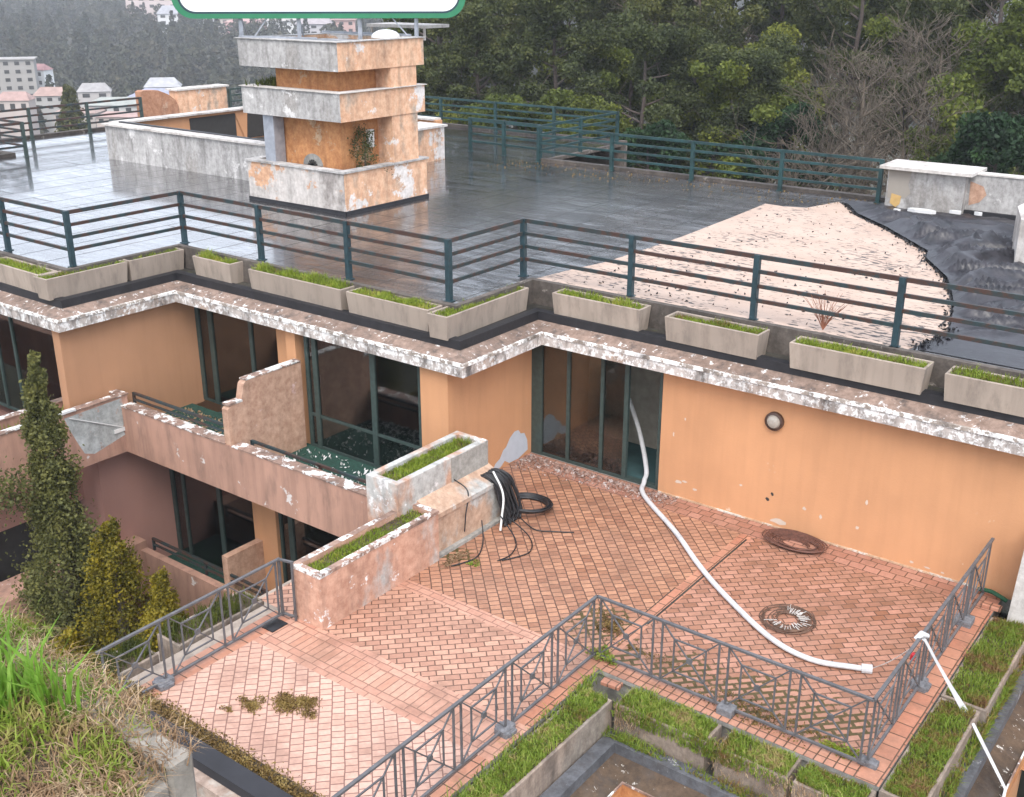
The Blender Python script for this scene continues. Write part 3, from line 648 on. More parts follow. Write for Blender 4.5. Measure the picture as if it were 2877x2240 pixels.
# x cuts: -12.0 | -11.35 (kerb band) | -7.20 | -6.95 ; y cuts: 6.9 | 8.75 | 9.0 | 9.36 | 9.6 | 11.15 | 11.40 | 16.2 | 16.67
tq(-11.75, -11.38, 6.8, 9.5, 8)
tq(-11.38, -7.20, 6.8, 8.75, 2)
tq(-11.38, -6.95, 8.75, 8.98, 4); tq(-11.38, -6.95, 8.98, 9.34, 5); tq(-11.38, -6.95, 9.34, 9.57, 4)
tq(-12.18, -7.20, 9.57, 11.17, 1); tq(-12.18, -7.20, 11.17, 11.42, 4)
tq(-7.20, -6.95, 6.8, 8.75, 7); tq(-7.20, -6.95, 9.57, 11.42, 8)
tq(-12.18, -7.17, 11.42, 16.1, 0); tq(-7.17, -6.95, 11.42, 16.1, 8)
tq(-6.95, -3.25, 11.47, 16.1, 3); tq(-6.95, -3.25, 11.20, 11.47, 7); tq(-3.25, -2.95, 11.20, 16.1, 8)
tq(-12.18, -2.95, 16.1, 16.72, 6)
o = tf.build('terrace_paving', [M[k] for k in mats]); tag(o, 'terracotta brick terrace floor', kind='structure')
# dark mossy joint and drainage line
j = MB(); rect(j, -7.01, -6.975, 12.6, 15.95, 0.004); rect(j, -7.19, -7.175, 11.5, 13.8, 0.004)
o = j.build('mossy_expansion_joint', M['gutter']); tag(o, kind='structure')
# terrace body, gutter, flashing, ledge, fascia of the terrace (opening at the lower right)
tb = empty('terrace_block', (-7, 11, -3.4), 'terrace slab and its stepped cornice below the brick paving', 'building')
TX = [(-6.95, 4.0), (-6.95, 11.20), (-2.95, 11.20), (-2.95, 17.0)]
def toff(o): return [(-6.95+o, 4.0), (-6.95+o, 11.20-o), (-2.95+o, 11.20-o), (-2.95+o, 17.0)]
q = MB(); strip(q, toff(0), -0.004, toff(0), -0.07); strip(q, toff(0.0), -0.07, toff(-0.05), -0.07); strip(q, toff(-0.05), -0.07, toff(-0.05), -0.47)
q.build('slab_edge', M['rawconc'], tb)
q = MB(); strip(q, toff(-0.05), -0.47, toff(0.60), -0.47); q.build('gutter', M['gutter'], tb)
q = MB(); strip(q, toff(0.56), -0.47, toff(0.56), -0.42); strip(q, toff(0.56), -0.42, toff(0.76), -0.42); strip(q, toff(0.76), -0.42, toff(0.76), -0.58); q.build('grey_flashing', M['greyflash'], tb)
q = MB(); strip(q, toff(0.76), -0.58, toff(1.08), -0.70); q.build('ledge', stucco('gritty_brown_ledge', (0.10, 0.065, 0.04), 0.5, wear=0.22, wearcol=(0.7, 0.66, 0.6), seed=121, dirt=0.6, ws=8), tb)
q = MB(); strip(q, toff(1.08), -0.70, toff(1.09), -0.66); strip(q, toff(1.09), -0.66, toff(1.11), -0.66); strip(q, toff(1.11), -0.66, toff(1.11), -0.69); strip(q, toff(1.11), -0.69, toff(1.095), -0.69); q.build('fascia_lip', M['flakecap'], tb)
q = MB(); strip(q, toff(1.095), -0.69, toff(1.095), -0.98); strip(q, toff(1.095), -0.98, toff(0.7), -0.98); q.build('fascia', M['orange2'], tb)
q = MB(); strip(q, toff(0.7), -0.95, toff(0.7), -7.5); q.build('wall', M['orange'], tb)
# lower terracotta court floor seen through the opening
q = MB(); rect(q, -6.4, -1.6, 3.0, 10.6, -3.4); o = q.build('court_floor', M['orange2']); tag(o, kind='structure')
# left and near sides
q = MB(); q.box(-12.0, -11.75, 6.9, 9.5, -0.5, 0.0); q.box(-12.2, -12.0, 6.4, 9.5, -7.5, -0.5); q.box(-12.95, -12.2, 6.4, 12.2, -0.75, -0.52); q.box(-11.75, -11.45, 9.5, 12.4, -7, -0.02)
q.build('wall', M['plconc'], tb)
q = MB(); q.box(-12.8, -4.0, 6.30, 6.62, -7.5, 0.02); q.build('near_wall', stucco('pinkish_mortar', (0.48, 0.36, 0.29), wear=0.3, wearcol=(0.55, 0.47, 0.4), dirt=0.3, seed=81), tb)
q = MB(); q.box(-13.0, -4.0, 6.45, 6.72, 0.02, 0.16); q.build('black_flashing', simple('smooth_black_felt', (0.018, 0.018, 0.022), 0.75, var=0.3, vs=3), tb)
# built-in masonry planters beside the terrace door
def trough(name, x0, x1, y0, y1, z0, z1, t, mat, label, cat='planter', soil=-0.07, gmat='grass', n=900, gh_=(0.05, 0.14), group=None, taper=0.0, cap=None):
    cx, cy = (x0+x1)/2, (y0+y1)/2
    root = empty(name, (cx, cy, z0), label, cat, group)
    m_ = MB()
    # outer shell with a slight taper and a rolled inner lip
    def ring(e, z): return [(x0-e, y0-e, z), (x1+e, y0-e, z), (x1+e, y1+e, z), (x0-e, y1+e, z)]
    rr = [ring(-taper, z0), ring(0, z1-0.01), ring(-0.01, z1), ring(-t+0.01, z1), ring(-t, z1-0.01), ring(-t, z1+soil-0.02)]
    for a, b_ in zip(rr[:-1], rr[1:]):
        for i in range(4): m_.quad(a[i], a[(i+1) % 4], b_[(i+1) % 4], b_[i])
    m_.poly(rr[0][::-1])
    m_.build('box', mat, root)
    if cap:
        c_ = MB(); ra, rb_ = ring(0.012, z1+0.004), ring(-t-0.005, z1+0.004); rc_ = ring(0.012, z1-0.05)
        for i in range(4): k_ = (i+1) % 4; c_.quad(ra[i], ra[k_], rb_[k_], rb_[i]); c_.quad(rc_[i], rc_[k_], ra[k_], ra[i])
        c_.build('rim', cap, root)
    s_ = MB(); s_.quad(*[(p[0], p[1], z1+soil) for p in ring(-t, 0)]); s_.build('soil', M['soil'], root)
    n = int(n)
    # clumpy distribution
    k = max(3, int((x1-x0+y1-y0)*3)); cxs = RNG.uniform(x0+t, x1-t, k); cys = RNG.uniform(y0+t, y1-t, k)
    idx = RNG.integers(0, k, n); xx = np.where(RNG.random(n) < 0.45, cxs[idx]+RNG.normal(0, 0.09, n), RNG.uniform(x0+t, x1-t, n)); yy = np.where(RNG.random(n) < 0.45, cys[idx]+RNG.normal(0, 0.06, n), RNG.uniform(y0+t, y1-t, n))
    xx = np.clip(xx, x0+t*0.8, x1-t*0.8); yy = np.clip(yy, y0+t*0.8, y1-t*0.8)
    hm_ = np.array([0.45+0.75*(0.5+0.5*mn.noise((a_*2.2, b__*2.2, 3.1))*1.8) for a_, b__ in zip(xx, yy)])
    V, F = blades(np.stack([xx-cx, yy-cy, np.full(n, z1+soil-z0)], 1), h=gh_, w=0.013, lean=0.9, hm=np.clip(hm_, 0.25, 1.5))
    tag(npmesh('grass', V, F, M[gmat], root), kind='stuff')
    return root
trough('masonry_planter', -11.35, -10.75, 9.55, 12.2, -0.02, 0.92, 0.10, M['mason'], 'low peeling masonry planter with white flakes jutting onto the brick terrace', cap=M['flakecap'], n=3600, gmat='grass', gh_=(0.04, 0.10), soil=-0.10)
r2 = trough('masonry_planter', -11.92, -11.22, 11.75, 14.1, 0.55, 1.42, 0.12, M['mason2'], 'taller bare concrete planter standing against the orange corner wall', n=3600, gmat='grass', gh_=(0.05, 0.14), soil=-0.10)
q = MB(); pr = [(-11.30, 1.0), (-10.84, 0.78), (-10.84, 0.70), (-10.87, 0.69), (-10.87, 0.0), (-12.1, 0.0), (-12.1, 1.0)]
for y in (12.205, 14.12): q.poly([(x, y, z) for x, z in pr])
for i in range(len(pr)):
    a, b_ = pr[i], pr[(i+1) % len(pr)]; q.quad((a[0], 12.205, a[1]), (b_[0], 12.205, b_[1]), (b_[0], 14.12, b_[1]), (a[0], 14.12, a[1]))
q.build('sloping_plinth', stucco('plinth_render', (0.62, 0.42, 0.30), wear=0.25, wearcol=(0.62, 0.6, 0.57), grey=0.3, greycol=(0.42, 0.42, 0.40), seed=90, dirt=0.2, ws=1.2), r2)
q = MB(); q.box(-11.221, -11.20, 13.1, 14.09, 0.80, 1.41); q.build('cement_patch', M['rawconc'], r2)
q = MB(); q.box(-10.869, -10.78, 12.25, 14.1, 0.0, 0.055); q.build('mortar_skirt', M['rawconc'], r2)

# ------------------------------------------------------------------ concrete planters on the roof gutter
GR = 'concrete planters along the roof edge'
PLN = M['plconc']
roofpl = [ # x0,x1,y0,y1,label
 (-22.75, -20.75, 11.55, 12.0, 'concrete planter at the roof edge cut by the left border of the photo'),
 (-20.72, -20.27, 11.42, 13.30, 'concrete planter on the roof edge left of the left railing corner'),
 (-20.72, -20.27, 13.36, 14.75, 'short concrete planter running up to the railing inner corner above the left bay'),
 (-19.60, -18.35, 14.45, 14.90, 'smallest concrete planter, first right of the inner corner above the left bay'),
 (-17.75, -15.05, 14.42, 14.87, 'concrete planter above the middle window, left of the two that meet at the corner'),
 (-14.90, -12.80, 14.40, 14.84, 'concrete planter with yellowish moss ending at the outer roof corner'),
 (-12.72, -12.25, 14.25, 16.75, 'concrete planter at the outer roof corner running away towards the inner corner'),
 (-11.70, -9.75, 16.72, 17.12, 'concrete planter right of the inner corner above the glass door'),
 (-9.20, -7.38, 16.64, 17.08, 'concrete planter with tall grass above the wall lamp'),
 (-6.82, -4.60, 16.60, 17.05, 'long mossy concrete planter, second from the right on the roof edge'),
 (-4.30, -2.2, 16.60, 17.05, 'concrete planter at the roof edge cut by the right border of the photo')]
for (x0, x1, y0, y1, lab) in roofpl:
    L_ = max(x1-x0, y1-y0)
    o_ = trough('concrete_planter', x0, x1, y0, y1, 3.0, 3.45, 0.045, PLN, lab, n=random.uniform(520, 1150)*L_, gh_=(0.05, random.uniform(0.15, 0.26)), group=GR, taper=0.035, soil=random.uniform(-0.08, -0.03))
    o_.rotation_euler = (0, 0, R(random.uniform(-1.3, 1.3)))

# ------------------------------------------------------------------ railings
def railing(name, pts, z0, z1, label, rails=4, pitch=2.75, group=None, pm='railpost', rm='rail', posts_at=None, rh=0.078, base=None):
    root = empty(name, (*pts[0], z0), label, 'railing', group)
    pw = 0.10; allp = []
    for i in range(len(pts)-1):
        a, b_ = Vector((*pts[i], 0)), Vector((*pts[i+1], 0)); L_ = (b_-a).length; n_ = max(1, round(L_/pitch))
        for k in range(n_+1):
            p = a.lerp(b_, k/n_)
            if k == n_ and i < len(pts)-2: continue
            allp.append(p)
        d = (b_-a).normalized()
        for r_ in range(rails):
            z = z1-0.03-(z1-z0-0.17)*r_/(rails-0.15)
            q = MB(); hh = rh*(1.0 if r_ == 0 else 0.85)
            q.bar((a.x+d.x*0.002, a.y+d.y*0.002, z), (b_.x, b_.y, z), 0.045, hh)
            q.build('rail', M[rm], root)
    for p in allp:
        q = MB(); q.box(p.x-pw/2, p.x+pw/2, p.y-pw/2, p.y+pw/2, z0-0.03, z1+0.004); q.box(p.x-0.08, p.x+0.08, p.y-0.08, p.y+0.08, z0, z0+0.015)
        q.build('post', M[pm], root)
    return root
fr_pts = [(2.17, 17.33), (-12.83, 17.33), (-12.83, 15.03), (-20.68, 15.10), (-20.68, 12.3), (-28.1, 12.3)]
railing('roof_railing', fr_pts, Z_ROOF, 4.63, 'stepped four-bar roof railing with rusty rails behind the front planters', pitch=2.5)
railing('roof_railing', [(-9.9, 29.15), (-21.1, 29.3)], Z_ROOF, 4.6, 'teal railing along the far roof edge below the trees', pitch=2.85, rm='railteal', pm='railteal')
railing('roof_railing', [(-21.15, 29.45), (-21.2, 34.2), (-34.9, 34.2)], Z_ROOF, 4.6, 'farthest teal railing round the roof corner right of the tower', pitch=2.75, rm='railteal', pm='railteal')
railing('roof_railing', [(-24.3, 29.75), (-21.3, 29.6)], Z_ROOF, 4.6, 'short teal railing between the enclosure and the far roof edge', pitch=1.5, rm='railteal', pm='railteal')
railing('roof_railing', [(-38.95, 27.05), (-38.95, 19.9), (-35.3, 19.9), (-35.3, 12.4)], Z_ROOF, 4.6, 'dark railing round the notched left end of the roof', pitch=2.5, pm='frame')
railing('roof_railing', [(-38.95, 31.5), (-38.95, 33.6)], Z_ROOF, 4.6, 'short dark railing between the orange block and the tower band', pitch=1.0, pm='frame', rm='frame')

# ------------------------------------------------------------------ tower with bands, sign
tw = empty('roof_tower', (-21.7, 21.0, Z_ROOF), 'square roof tower of stacked peeling bands in white and orange', 'tower')
TXm, TXM, TYm, TYM = -23.55, -19.95, 19.45, 22.55
def ringbox(x0, x1, y0, y1, z0, z1, t):
    q = MB(); q.box(x0, x1, y0, y0+t, z0, z1); q.box(x0, x1, y1-t, y1, z0, z1); q.box(x0, x0+t, y0+t, y1-t, z0, z1); q.box(x1-t, x1, y0+t, y1-t, z0, z1); return q
def faced(name, x0, x1, y0, y1, z0, z1, t, front, side, parent, cop=None, copm='copingw'):
    """ring of four low walls: the front (-Y) face one finish, the rest the other"""
    q = MB(); q.box(x0, x1-t, y0, y0+t, z0, z1, 0); q.box(x1-t, x1, y0, y1, z0, z1, 1); q.box(x0, x0+t, y0+t, y1, z0, z1, 1); q.box(x0+t, x1-t, y1-t, y1, z0, z1, 1)
    # front skin
    q.quad((x0, y0-0.004, z0), (x1, y0-0.004, z0), (x1, y0-0.004, z1), (x0, y0-0.004, z1), 0)
    o = q.build(name, [M[front], M[side]], parent)
    if cop:
        c = MB(); e = 0.05; c.box(x0-e, x1+e, y0-e, y0+t, z1+0.002, z1+cop); c.box(x1-t, x1+e, y0+t, y1+e, z1+0.002, z1+cop); c.box(x0-e, x0+t, y0+t, y1+e, z1+0.002, z1+cop); c.box(x0+t, x1-t, y1-t, y1+e, z1+0.002, z1+cop)
        c.build('coping', M[copm], parent)
    return o
faced('base_wall', TXm, TXM, TYm, TYM, Z_ROOF, 4.50, 0.22, 'wornbase', 'wornmix', tw, 0.05, 'wornwhite')
q = MB(); rect(q, TXm+0.2, TXM-0.2, TYm+0.2, TYM-0.2, 4.30); q.build('base_floor', M['bitumen'], tw)
faced('middle_band', TXm, TXM, TYm, TYM, 5.74, 6.42, 0.3, 'wornwhite', 'wornmix', tw, 0.02)
q = MB(); q.box(TXm+0.3, TXM-0.3, TYm+0.3, TYM-0.3, 5.80, 6.35); q.build('band_slab', M['wornmix'], tw)
faced('top_band', TXm, TXM, TYm, TYM, 6.93, 7.60, 0.3, 'wornwhite', 'wornmix', tw, 0.02, 'wornwhite')
q = MB(); q.box(TXm+0.3, TXM-0.3, TYm+0.3, TYM-0.3, 6.95, 7.50); q.build('band_slab', M['wornwhite'], tw)
q = MB(); q.box(-22.75, -20.5, 19.95, 22.2, 4.0, 7.0); q.build('core', M['orange2'], tw)
q = MB(); q.box(-20.7, -19.975, 21.3, 22.27, 4.3, 6.95); q.build('corner_column', M['wornmix'], tw)
q = MB(); q.box(-22.92, -22.53, 19.55, 19.9, 4.3, 5.74); q.build('steel_post', M['steel'], tw)
q = MB(); q.box(TXM, TXM+0.03, 19.43, TYM+0.03, Z_ROOF, Z_ROOF+0.09); q.box(TXm-0.02, TXM+0.03, TYm-0.035, TYm-0.004, Z_ROOF, Z_ROOF+0.09); q.build('felt_upstand', M['blackfelt'], tw)
q = MB(); n_ = 14; c0 = (-21.55, 19.945, 4.50)
arc = [(c0[0]+0.36*math.cos(math.pi*i/n_), 0, c0[2]+0.30*math.sin(math.pi*i/n_)) for i in range(n_+1)]
q.poly([(a[0], 19.93, a[2]) for a in arc]); 
for i in range(n_): q.quad((arc[i][0], 19.95, arc[i][2]), (arc[i+1][0], 19.95, arc[i+1][2]), (arc[i+1][0], 19.93, arc[i+1][2]), (arc[i][0], 19.93, arc[i][2]))
q.build('vent_hood', M['rawconc'], tw)
q = MB()
for i in range(6): a = math.pi*(i+0.5)/6; q.bar((c0[0], 19.92, c0[2]), (c0[0]+0.17*math.cos(a), 19.92, c0[2]+0.15*math.sin(a)), 0.02, 0.05)
q.build('vent_grille', M['dark'], tw)
q = MB(); q.box(-20.51, -20.40, 20.85, 21.05, 4.95, 5.40); q.build('electric_box', M['white'], tw)
# shrub growing in the tower base
sh = empty('climbing_shrub', (-20.3, 20.55, 4.3), 'dark straggly shrub growing against the tower core above its base wall', 'shrub')
n = 1500; kz = RNG.random(16)*1.15; kx_ = RNG.normal(0, 0.16, 16)*(1.2-kz*0.6); ky_ = RNG.normal(0, 0.2, 16)*(1.2-kz*0.6); ii = RNG.integers(0, 16, n)
V, F = leaves(np.stack([kx_[ii]+RNG.normal(0, 0.07, n), ky_[ii]+RNG.normal(0, 0.08, n), kz[ii]+RNG.normal(0, 0.09, n)], 1), 0.05); npmesh('foliage', V, F, M['leaf_dark'], sh, k=4)
q = MB(); q.tube([(-20.3, 20.55, 4.3), (-20.28, 20.57, 4.9), (-20.32, 20.6, 5.4)], [0.02, 0.015, 0.008], 5); q.build('stem', M['bark'], sh)
# weeds on the left of the middle band
wd = empty('band_weed', (-23.0, 20.5, 6.4), 'green weeds sprouting on the middle band left of the tower core', 'weed')
n = 700; V, F = blades(np.stack([RNG.uniform(-0.5, 0.2, n), RNG.normal(0, 0.4, n), np.zeros(n)], 1), h=(0.1, 0.35), w=0.025, lean=0.9); npmesh('foliage', V, F, M['leaf_yellow'], wd)
# dome skylight and small roof on top
q = MB()
for i in range(6):
    for k in range(14):
        a0, a1 = math.pi/2*i/6, math.pi/2*(i+1)/6; b0, b1 = 2*math.pi*k/14, 2*math.pi*(k+1)/14
        f_ = lambda a, b__: (-20.75+0.38*math.cos(a)*math.cos(b__), 22.0+0.38*math.cos(a)*math.sin(b__), 7.6+0.20*math.sin(a))
        q.quad(f_(a0, b0), f_(a0, b1), f_(a1, b1), f_(a1, b0))
tag(q.build('dome_skylight', M['white'], smooth=True), 'small white dome on top of the tower below the billboard', 'skylight')
# billboard
bb = empty('billboard', (-21.9, 20.9, 7.6), 'big white billboard with rounded green border on top of the tower', 'billboard')
A = Vector((-24.73, 18.45, 0)); B = Vector((-19.12, 23.29, 0)); dv = (B-A).normalized(); L = (B-A).length; nv = Vector((dv.y, -dv.x, 0))
def bpt(s, z, o=0.0): p = A+dv*s+nv*o; return (p.x, p.y, z)
def rrect(s0, s1, z0, z1, r, k=8):
    pts = []
    for (cs, cz, a0) in ((s1-r, z0+r, -90), (s1-r, z1-r, 0), (s0+r, z1-r, 90), (s0+r, z0+r, 180)):
        for i in range(k+1): a = R(a0+90*i/k); pts.append((cs+r*math.cos(a), cz+r*math.sin(a)))
    return pts
ZB0, ZB1 = 8.075, 10.6
def slabpoly(name, outline, o0, o1, mat, inner=None):
    q = MB(); n_ = len(outline)
    if inner is None: q.poly([bpt(s, z, o1) for s, z in outline]); q.poly([bpt(s, z, o0) for s, z in outline][::-1])
    else:
        for i in range(n_):
            k = (i+1) % n_
            q.quad(bpt(*outline[i], o1), bpt(*outline[k], o1), bpt(*inner[k], o1), bpt(*inner[i], o1))
            q.quad(bpt(*inner[i], o1), bpt(*inner[k], o1), bpt(*inner[k], o0), bpt(*inner[i], o0))
            q.quad(bpt(*outline[i], o0), bpt(*outline[k], o0), bpt(*inner[k], o0), bpt(*inner[i], o0))
    for i in range(n_):
        k = (i+1) % n_; q.quad(bpt(*outline[i], o0), bpt(*outline[k], o0), bpt(*outline[k], o1), bpt(*outline[i], o1))
    q.build(name, mat, bb)
o1_ = rrect(0, L, ZB0, ZB1, 0.52); o2_ = rrect(0.145, L-0.145, ZB0+0.115, ZB1-0.115, 0.42); o3_ = rrect(0.185, L-0.185, ZB0+0.165, ZB1-0.165, 0.39)
slabpoly('panel', o2_, -0.06, 0.03, M['signwhite'])
slabpoly('border', o1_, -0.10, 0.10, M['signgreen'], o2_)
slabpoly('border_line', o2_, 0.03, 0.09, M['signdark'], o3_)
for s in (1.66, 3.13, 4.68, 6.13):
    q = MB(); q.bar(bpt(s, 7.5), bpt(s, ZB0+0.01), 0.075, 0.075); q.build('post', M['steel'], bb)
    p0 = A+dv*s; q = MB(); q.bar((p0.x, p0.y, 8.2), (p0.x-nv.x*0.9, p0.y-nv.y*0.9, 7.6), 0.035, 0.035); q.build('brace', M['steel'], bb)
for s, d_ in ((2.0, 0.35), (5.9, -0.4)):
    q = MB(); q.bar(bpt(s, 7.65), bpt(s+d_, ZB0+0.02), 0.03, 0.03); q.build('brace', M['steel'], bb)
q = MB(); q.bar((TXm+0.05, TYm+0.03, 7.64), (-21.2, 20.0, 7.64), 0.05, 0.05); q.bar((-23.4, 22.3, 7.66), (-20.2, 22.35, 7.66), 0.05, 0.05); q.build('base_frame', M['steel'], bb)
# thin lightweight roof piece right on the tower top
q = MB(); q.box(-22.3, -20.2, 22.9, 23.9, 7.80, 7.88); q.bar((-22.2, 23.0, 7.5), (-22.2, 23.0, 7.8), 0.05); q.bar((-20.3, 23.0, 7.5), (-20.3, 23.0, 7.8), 0.05); tag(q.build('flat_canopy', M['copingw']), 'small flat pale canopy behind the tower top under the billboard', 'canopy')

# ------------------------------------------------------------------ stairwell enclosure, blocks, parapets on the roof
en = empty('stairwell_enclosure', (-28, 24.5, Z_ROOF), 'low peeling parapet walls enclosing the stairwell behind the tower', 'parapet')
q = MB(); q.box(-32.75, -23.6, 21.3, 21.6, Z_ROOF, 4.55); q.build('front_wall', M['wornwhite'], en)
q = MB(); q.box(-33.0, -32.7, 21.6, 29.0, Z_ROOF, 4.55); q.build('left_wall', M['orange'], en)
q = MB(); q.box(-24.9, -23.88, 24.6, 27.9, Z_ROOF, 4.52); q.build('right_wall', M['wornmix'], en)
q = MB(); q.box(-32.7, -24.9, 28.7, 29.0, Z_ROOF, 4.55); q.build('back_wall', M['orange'], en)
q = MB(); q.box(-32.82, -23.6, 21.22, 21.68, 4.552, 4.61); q.box(-33.08, -32.55, 21.68, 29.0, 4.552, 4.61); q.box(-25.0, -23.8, 24.55, 27.98, 4.522, 4.585); q.box(-32.55, -25, 28.6, 29.05, 4.552, 4.61); q.build('coping', M['copingw'], en)
q = MB(); q.box(-32.699, -32.68, 24.6, 26.6, Z_ROOF+0.05, 4.45); q.box(-32.699, -32.68, 27.0, 28.5, Z_ROOF+0.05, 4.45); q.build('dark_opening', M['dark'], en)
q = MB(); q.poly([(-32.66, 26.55, 4.5), (-32.66, 27.15, 4.5), (-32.66, 27.05, 3.55), (-32.66, 26.95, 3.55)]); q.build('tapered_pier', M['orange'], en)
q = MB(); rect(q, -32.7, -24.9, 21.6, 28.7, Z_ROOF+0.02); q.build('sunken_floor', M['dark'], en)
q = MB(); q.bar((-32.5, 21.72, 4.63), (-23.7, 21.72, 4.60), 0.12, 0.05); q.build('black_strip', M['blackfelt'], en)

q = MB(); pf = [(27.1, Z_ROOF), (27.1, 4.80), (27.25, 4.84), (27.9, 4.80), (28.35, 4.62), (28.7, 4.35), (28.8, 4.1), (28.8, Z_ROOF)]
q.poly([(-38.9, y, z) for y, z in pf]); q.poly([(-39.3, y, z) for y, z in pf][::-1])
for i in range(len(pf)):
    a, b_ = pf[i], pf[(i+1) % len(pf)]; q.quad((-38.9, *a), (-38.9, *b_), (-39.3, *b_), (-39.3, *a))
tag(q.build('broken_wall', stucco('brown_render', (0.48, 0.24, 0.14), wear=0.2, wearcol=(0.6, 0.4, 0.28), seed=97, dirt=0.2)), 'rust brown broken wall stub with rounded top at the far left roof edge', 'wall')
q = MB(); q.box(-39.5, -38.95, 28.85, 31.35, Z_ROOF, 4.70); 
ob_ = empty('wall_block', (-39.2, 30, Z_ROOF), 'peeling orange wall block with a coping at the far left roof edge', 'wall')
q.build('block', M['wornmix'], ob_); q = MB(); q.box(-39.6, -38.87, 28.75, 31.45, 4.702, 4.77); q.build('coping', M['copingw'], ob_)

ch = empty('chimney_block', (-8.5, 29.1, Z_ROOF), 'white peeling block with a flat cap slab on the roof right of the exposed patch', 'chimney')
q = MB(); q.box(-9.55, -7.62, 28.67, 29.6, Z_ROOF-0.05, 4.48); q.build('block', M['wornwhite'], ch)
q = MB(); q.box(-9.72, -7.42, 28.45, 29.75, 4.482, 4.56); q.build('cap_slab', M['copingw'], ch)
q = MB(); q.poly([(x, 28.664, z) for x, z in ((-9.53, 4.46), (-8.95, 4.46), (-9.0, 4.1), (-8.92, 3.9), (-9.05, 3.75), (-9.5, 3.72))]); q.build('grey_patch', stucco('grey_mauve_render', (0.40, 0.36, 0.31), seed=101), ch)
q = MB(); q.poly([(x, 28.66, z) for x, z in ((-9.40, 3.85), (-9.14, 3.80), (-9.16, 3.60), (-9.26, 3.5), (-9.42, 3.60))]); q.build('bare_patch', simple('ochre_patch', (0.5, 0.32, 0.12), 0.8), ch)
pw_ = empty('parapet_wall', (-5, 29.1, Z_ROOF), 'white peeling parapet wall running right from the capped block', 'parapet')
q = MB(); q.box(-7.62, 5, 29.0, 29.3, Z_ROOF-0.05, 4.47); q.build('wall', M['wornwhite'], pw_)
q = MB(); q.box(-7.60, 5, 28.97, 29.34, 4.472, 4.51); q.build('coping', M['copingw'], pw_)
q = MB(); q.poly([(x, 28.994, z) for x, z in ((-7.58, 4.3), (-7.25, 4.2), (-7.15, 4.0), (-7.3, 3.8), (-7.55, 3.7))]); q.build('bare_patch', M['peach'], pw_)
q = MB(); q.box(-7.62, -4.9, 28.90, 28.99, Z_ROOF-0.02, Z_ROOF+0.12); q.build('felt_upstand', M['blackfelt'], pw_)
pq = [(-5.62, 25.5), (-5.45, 29.0), (-4.9, 29.0), (-4.4, 24.0), (-5.2, 24.1)]
q = MB(); q.poly([(x, y, 4.45) for x, y in pq][::-1])
for i in range(len(pq)):
    a, b_ = pq[i], pq[(i+1) % len(pq)]; q.quad((*a, Z_ROOF-0.1), (*b_, Z_ROOF-0.1), (*b_, 4.45), (*a, 4.45))
tag(q.build('wall_stub', M['copingw']), 'white wall stub on the roof at the right border of the photo', 'wall')

# exposed screed patch and torn membrane
q = MB(); pts = [(-12.2, 27.2), (-11.7, 27.15), (-11.11, 27.32), (-10.76, 28.6), (-10.2, 27.9), (-9.77, 27.17), (-8.6, 26.0), (-7.01, 24.14), (-6.83, 23.47), (-6.4, 22.8), (-6.01, 22.12), (-5.75, 21.48), (-5.3, 20.2), (-4.88, 18.62), (-4.96, 18.14), (-5.1, 17.32), (-12.5, 17.32), (-12.35, 18.3), (-12.13, 19.26), (-12.05, 21.0), (-12.03, 22.41), (-12.1, 25)]
q.poly([(x, y, Z_ROOF+0.006) for x, y in pts][::-1]); o = q.build('exposed_screed', M['screed']); tag(o, kind='structure')
def memb_h(x, y):
    ca_, sa_ = 0.83, 0.56; p = Vector(((x*ca_+y*sa_)*0.45, (-x*sa_+y*ca_)*1.15, 0)); wv_ = Vector((mn.noise(p*0.8), mn.noise(p*0.8+Vector((7, 3, 0))), 0))*0.9
    h = max(0.0, 0.22-abs(mn.noise((p+wv_)*0.9)))*1.0 + max(0.0, 0.16-abs(mn.noise((p+wv_)*2.0+Vector((4, 1, 0)))))*0.55 + max(0.0, 0.2-abs(mn.noise((p+wv_)*4.6+Vector((1, 4, 0)))))*0.14 + max(0.0, mn.noise(p*0.5+Vector((1, 8, 0))))*0.2
    return h*(1-0.6*min(1, max(0, (y-26.5)/1.5)))
nx, ny = 150, 170; q = MB(); rr = random.Random(3)
from mathutils import noise as mn
def edge_x(y):
    pl = [(17.3, -5.0), (18.14, -4.9), (18.6, -4.84), (20.2, -5.25), (21.5, -5.7), (22.12, -5.96), (23.47, -6.80), (24.14, -6.98), (26.0, -8.55), (27.17, -9.72), (27.9, -10.15), (28.65, -10.7)]
    for (a, xa), (b__, xb) in zip(pl[:-1], pl[1:]):
        if a <= y <= b__: return xa+(xb-xa)*(y-a)/(b__-a)
    return pl[-1][1]
for j in range(ny+1):
    y = 17.4+(28.6-17.4)*j/ny
    for i in range(nx+1):
        t_ = i/nx; x = edge_x(y)+0.02*mn.noise((y*6, 0, 0))+(2.2-edge_x(y))*t_
        s_ = min(1, max(0, (y-18.3)/1.5)); s2 = min(1, t_*22)
        h = memb_h(x, y)
        curl = 0.06*math.exp(-((t_*8)**2))
        q.v.append((x, y, Z_ROOF+0.012+(h*s2+curl)*s_))
for j in range(ny):
    for i in range(nx): a = j*(nx+1)+i; q.f.append((a, a+1, a+nx+2, a+nx+1)); q.mi.append(0)
tag(q.build('torn_membrane', M['membrane'], smooth=True), 'crumpled black roofing membrane torn loose beside the exposed beige patch', 'roofing membrane')
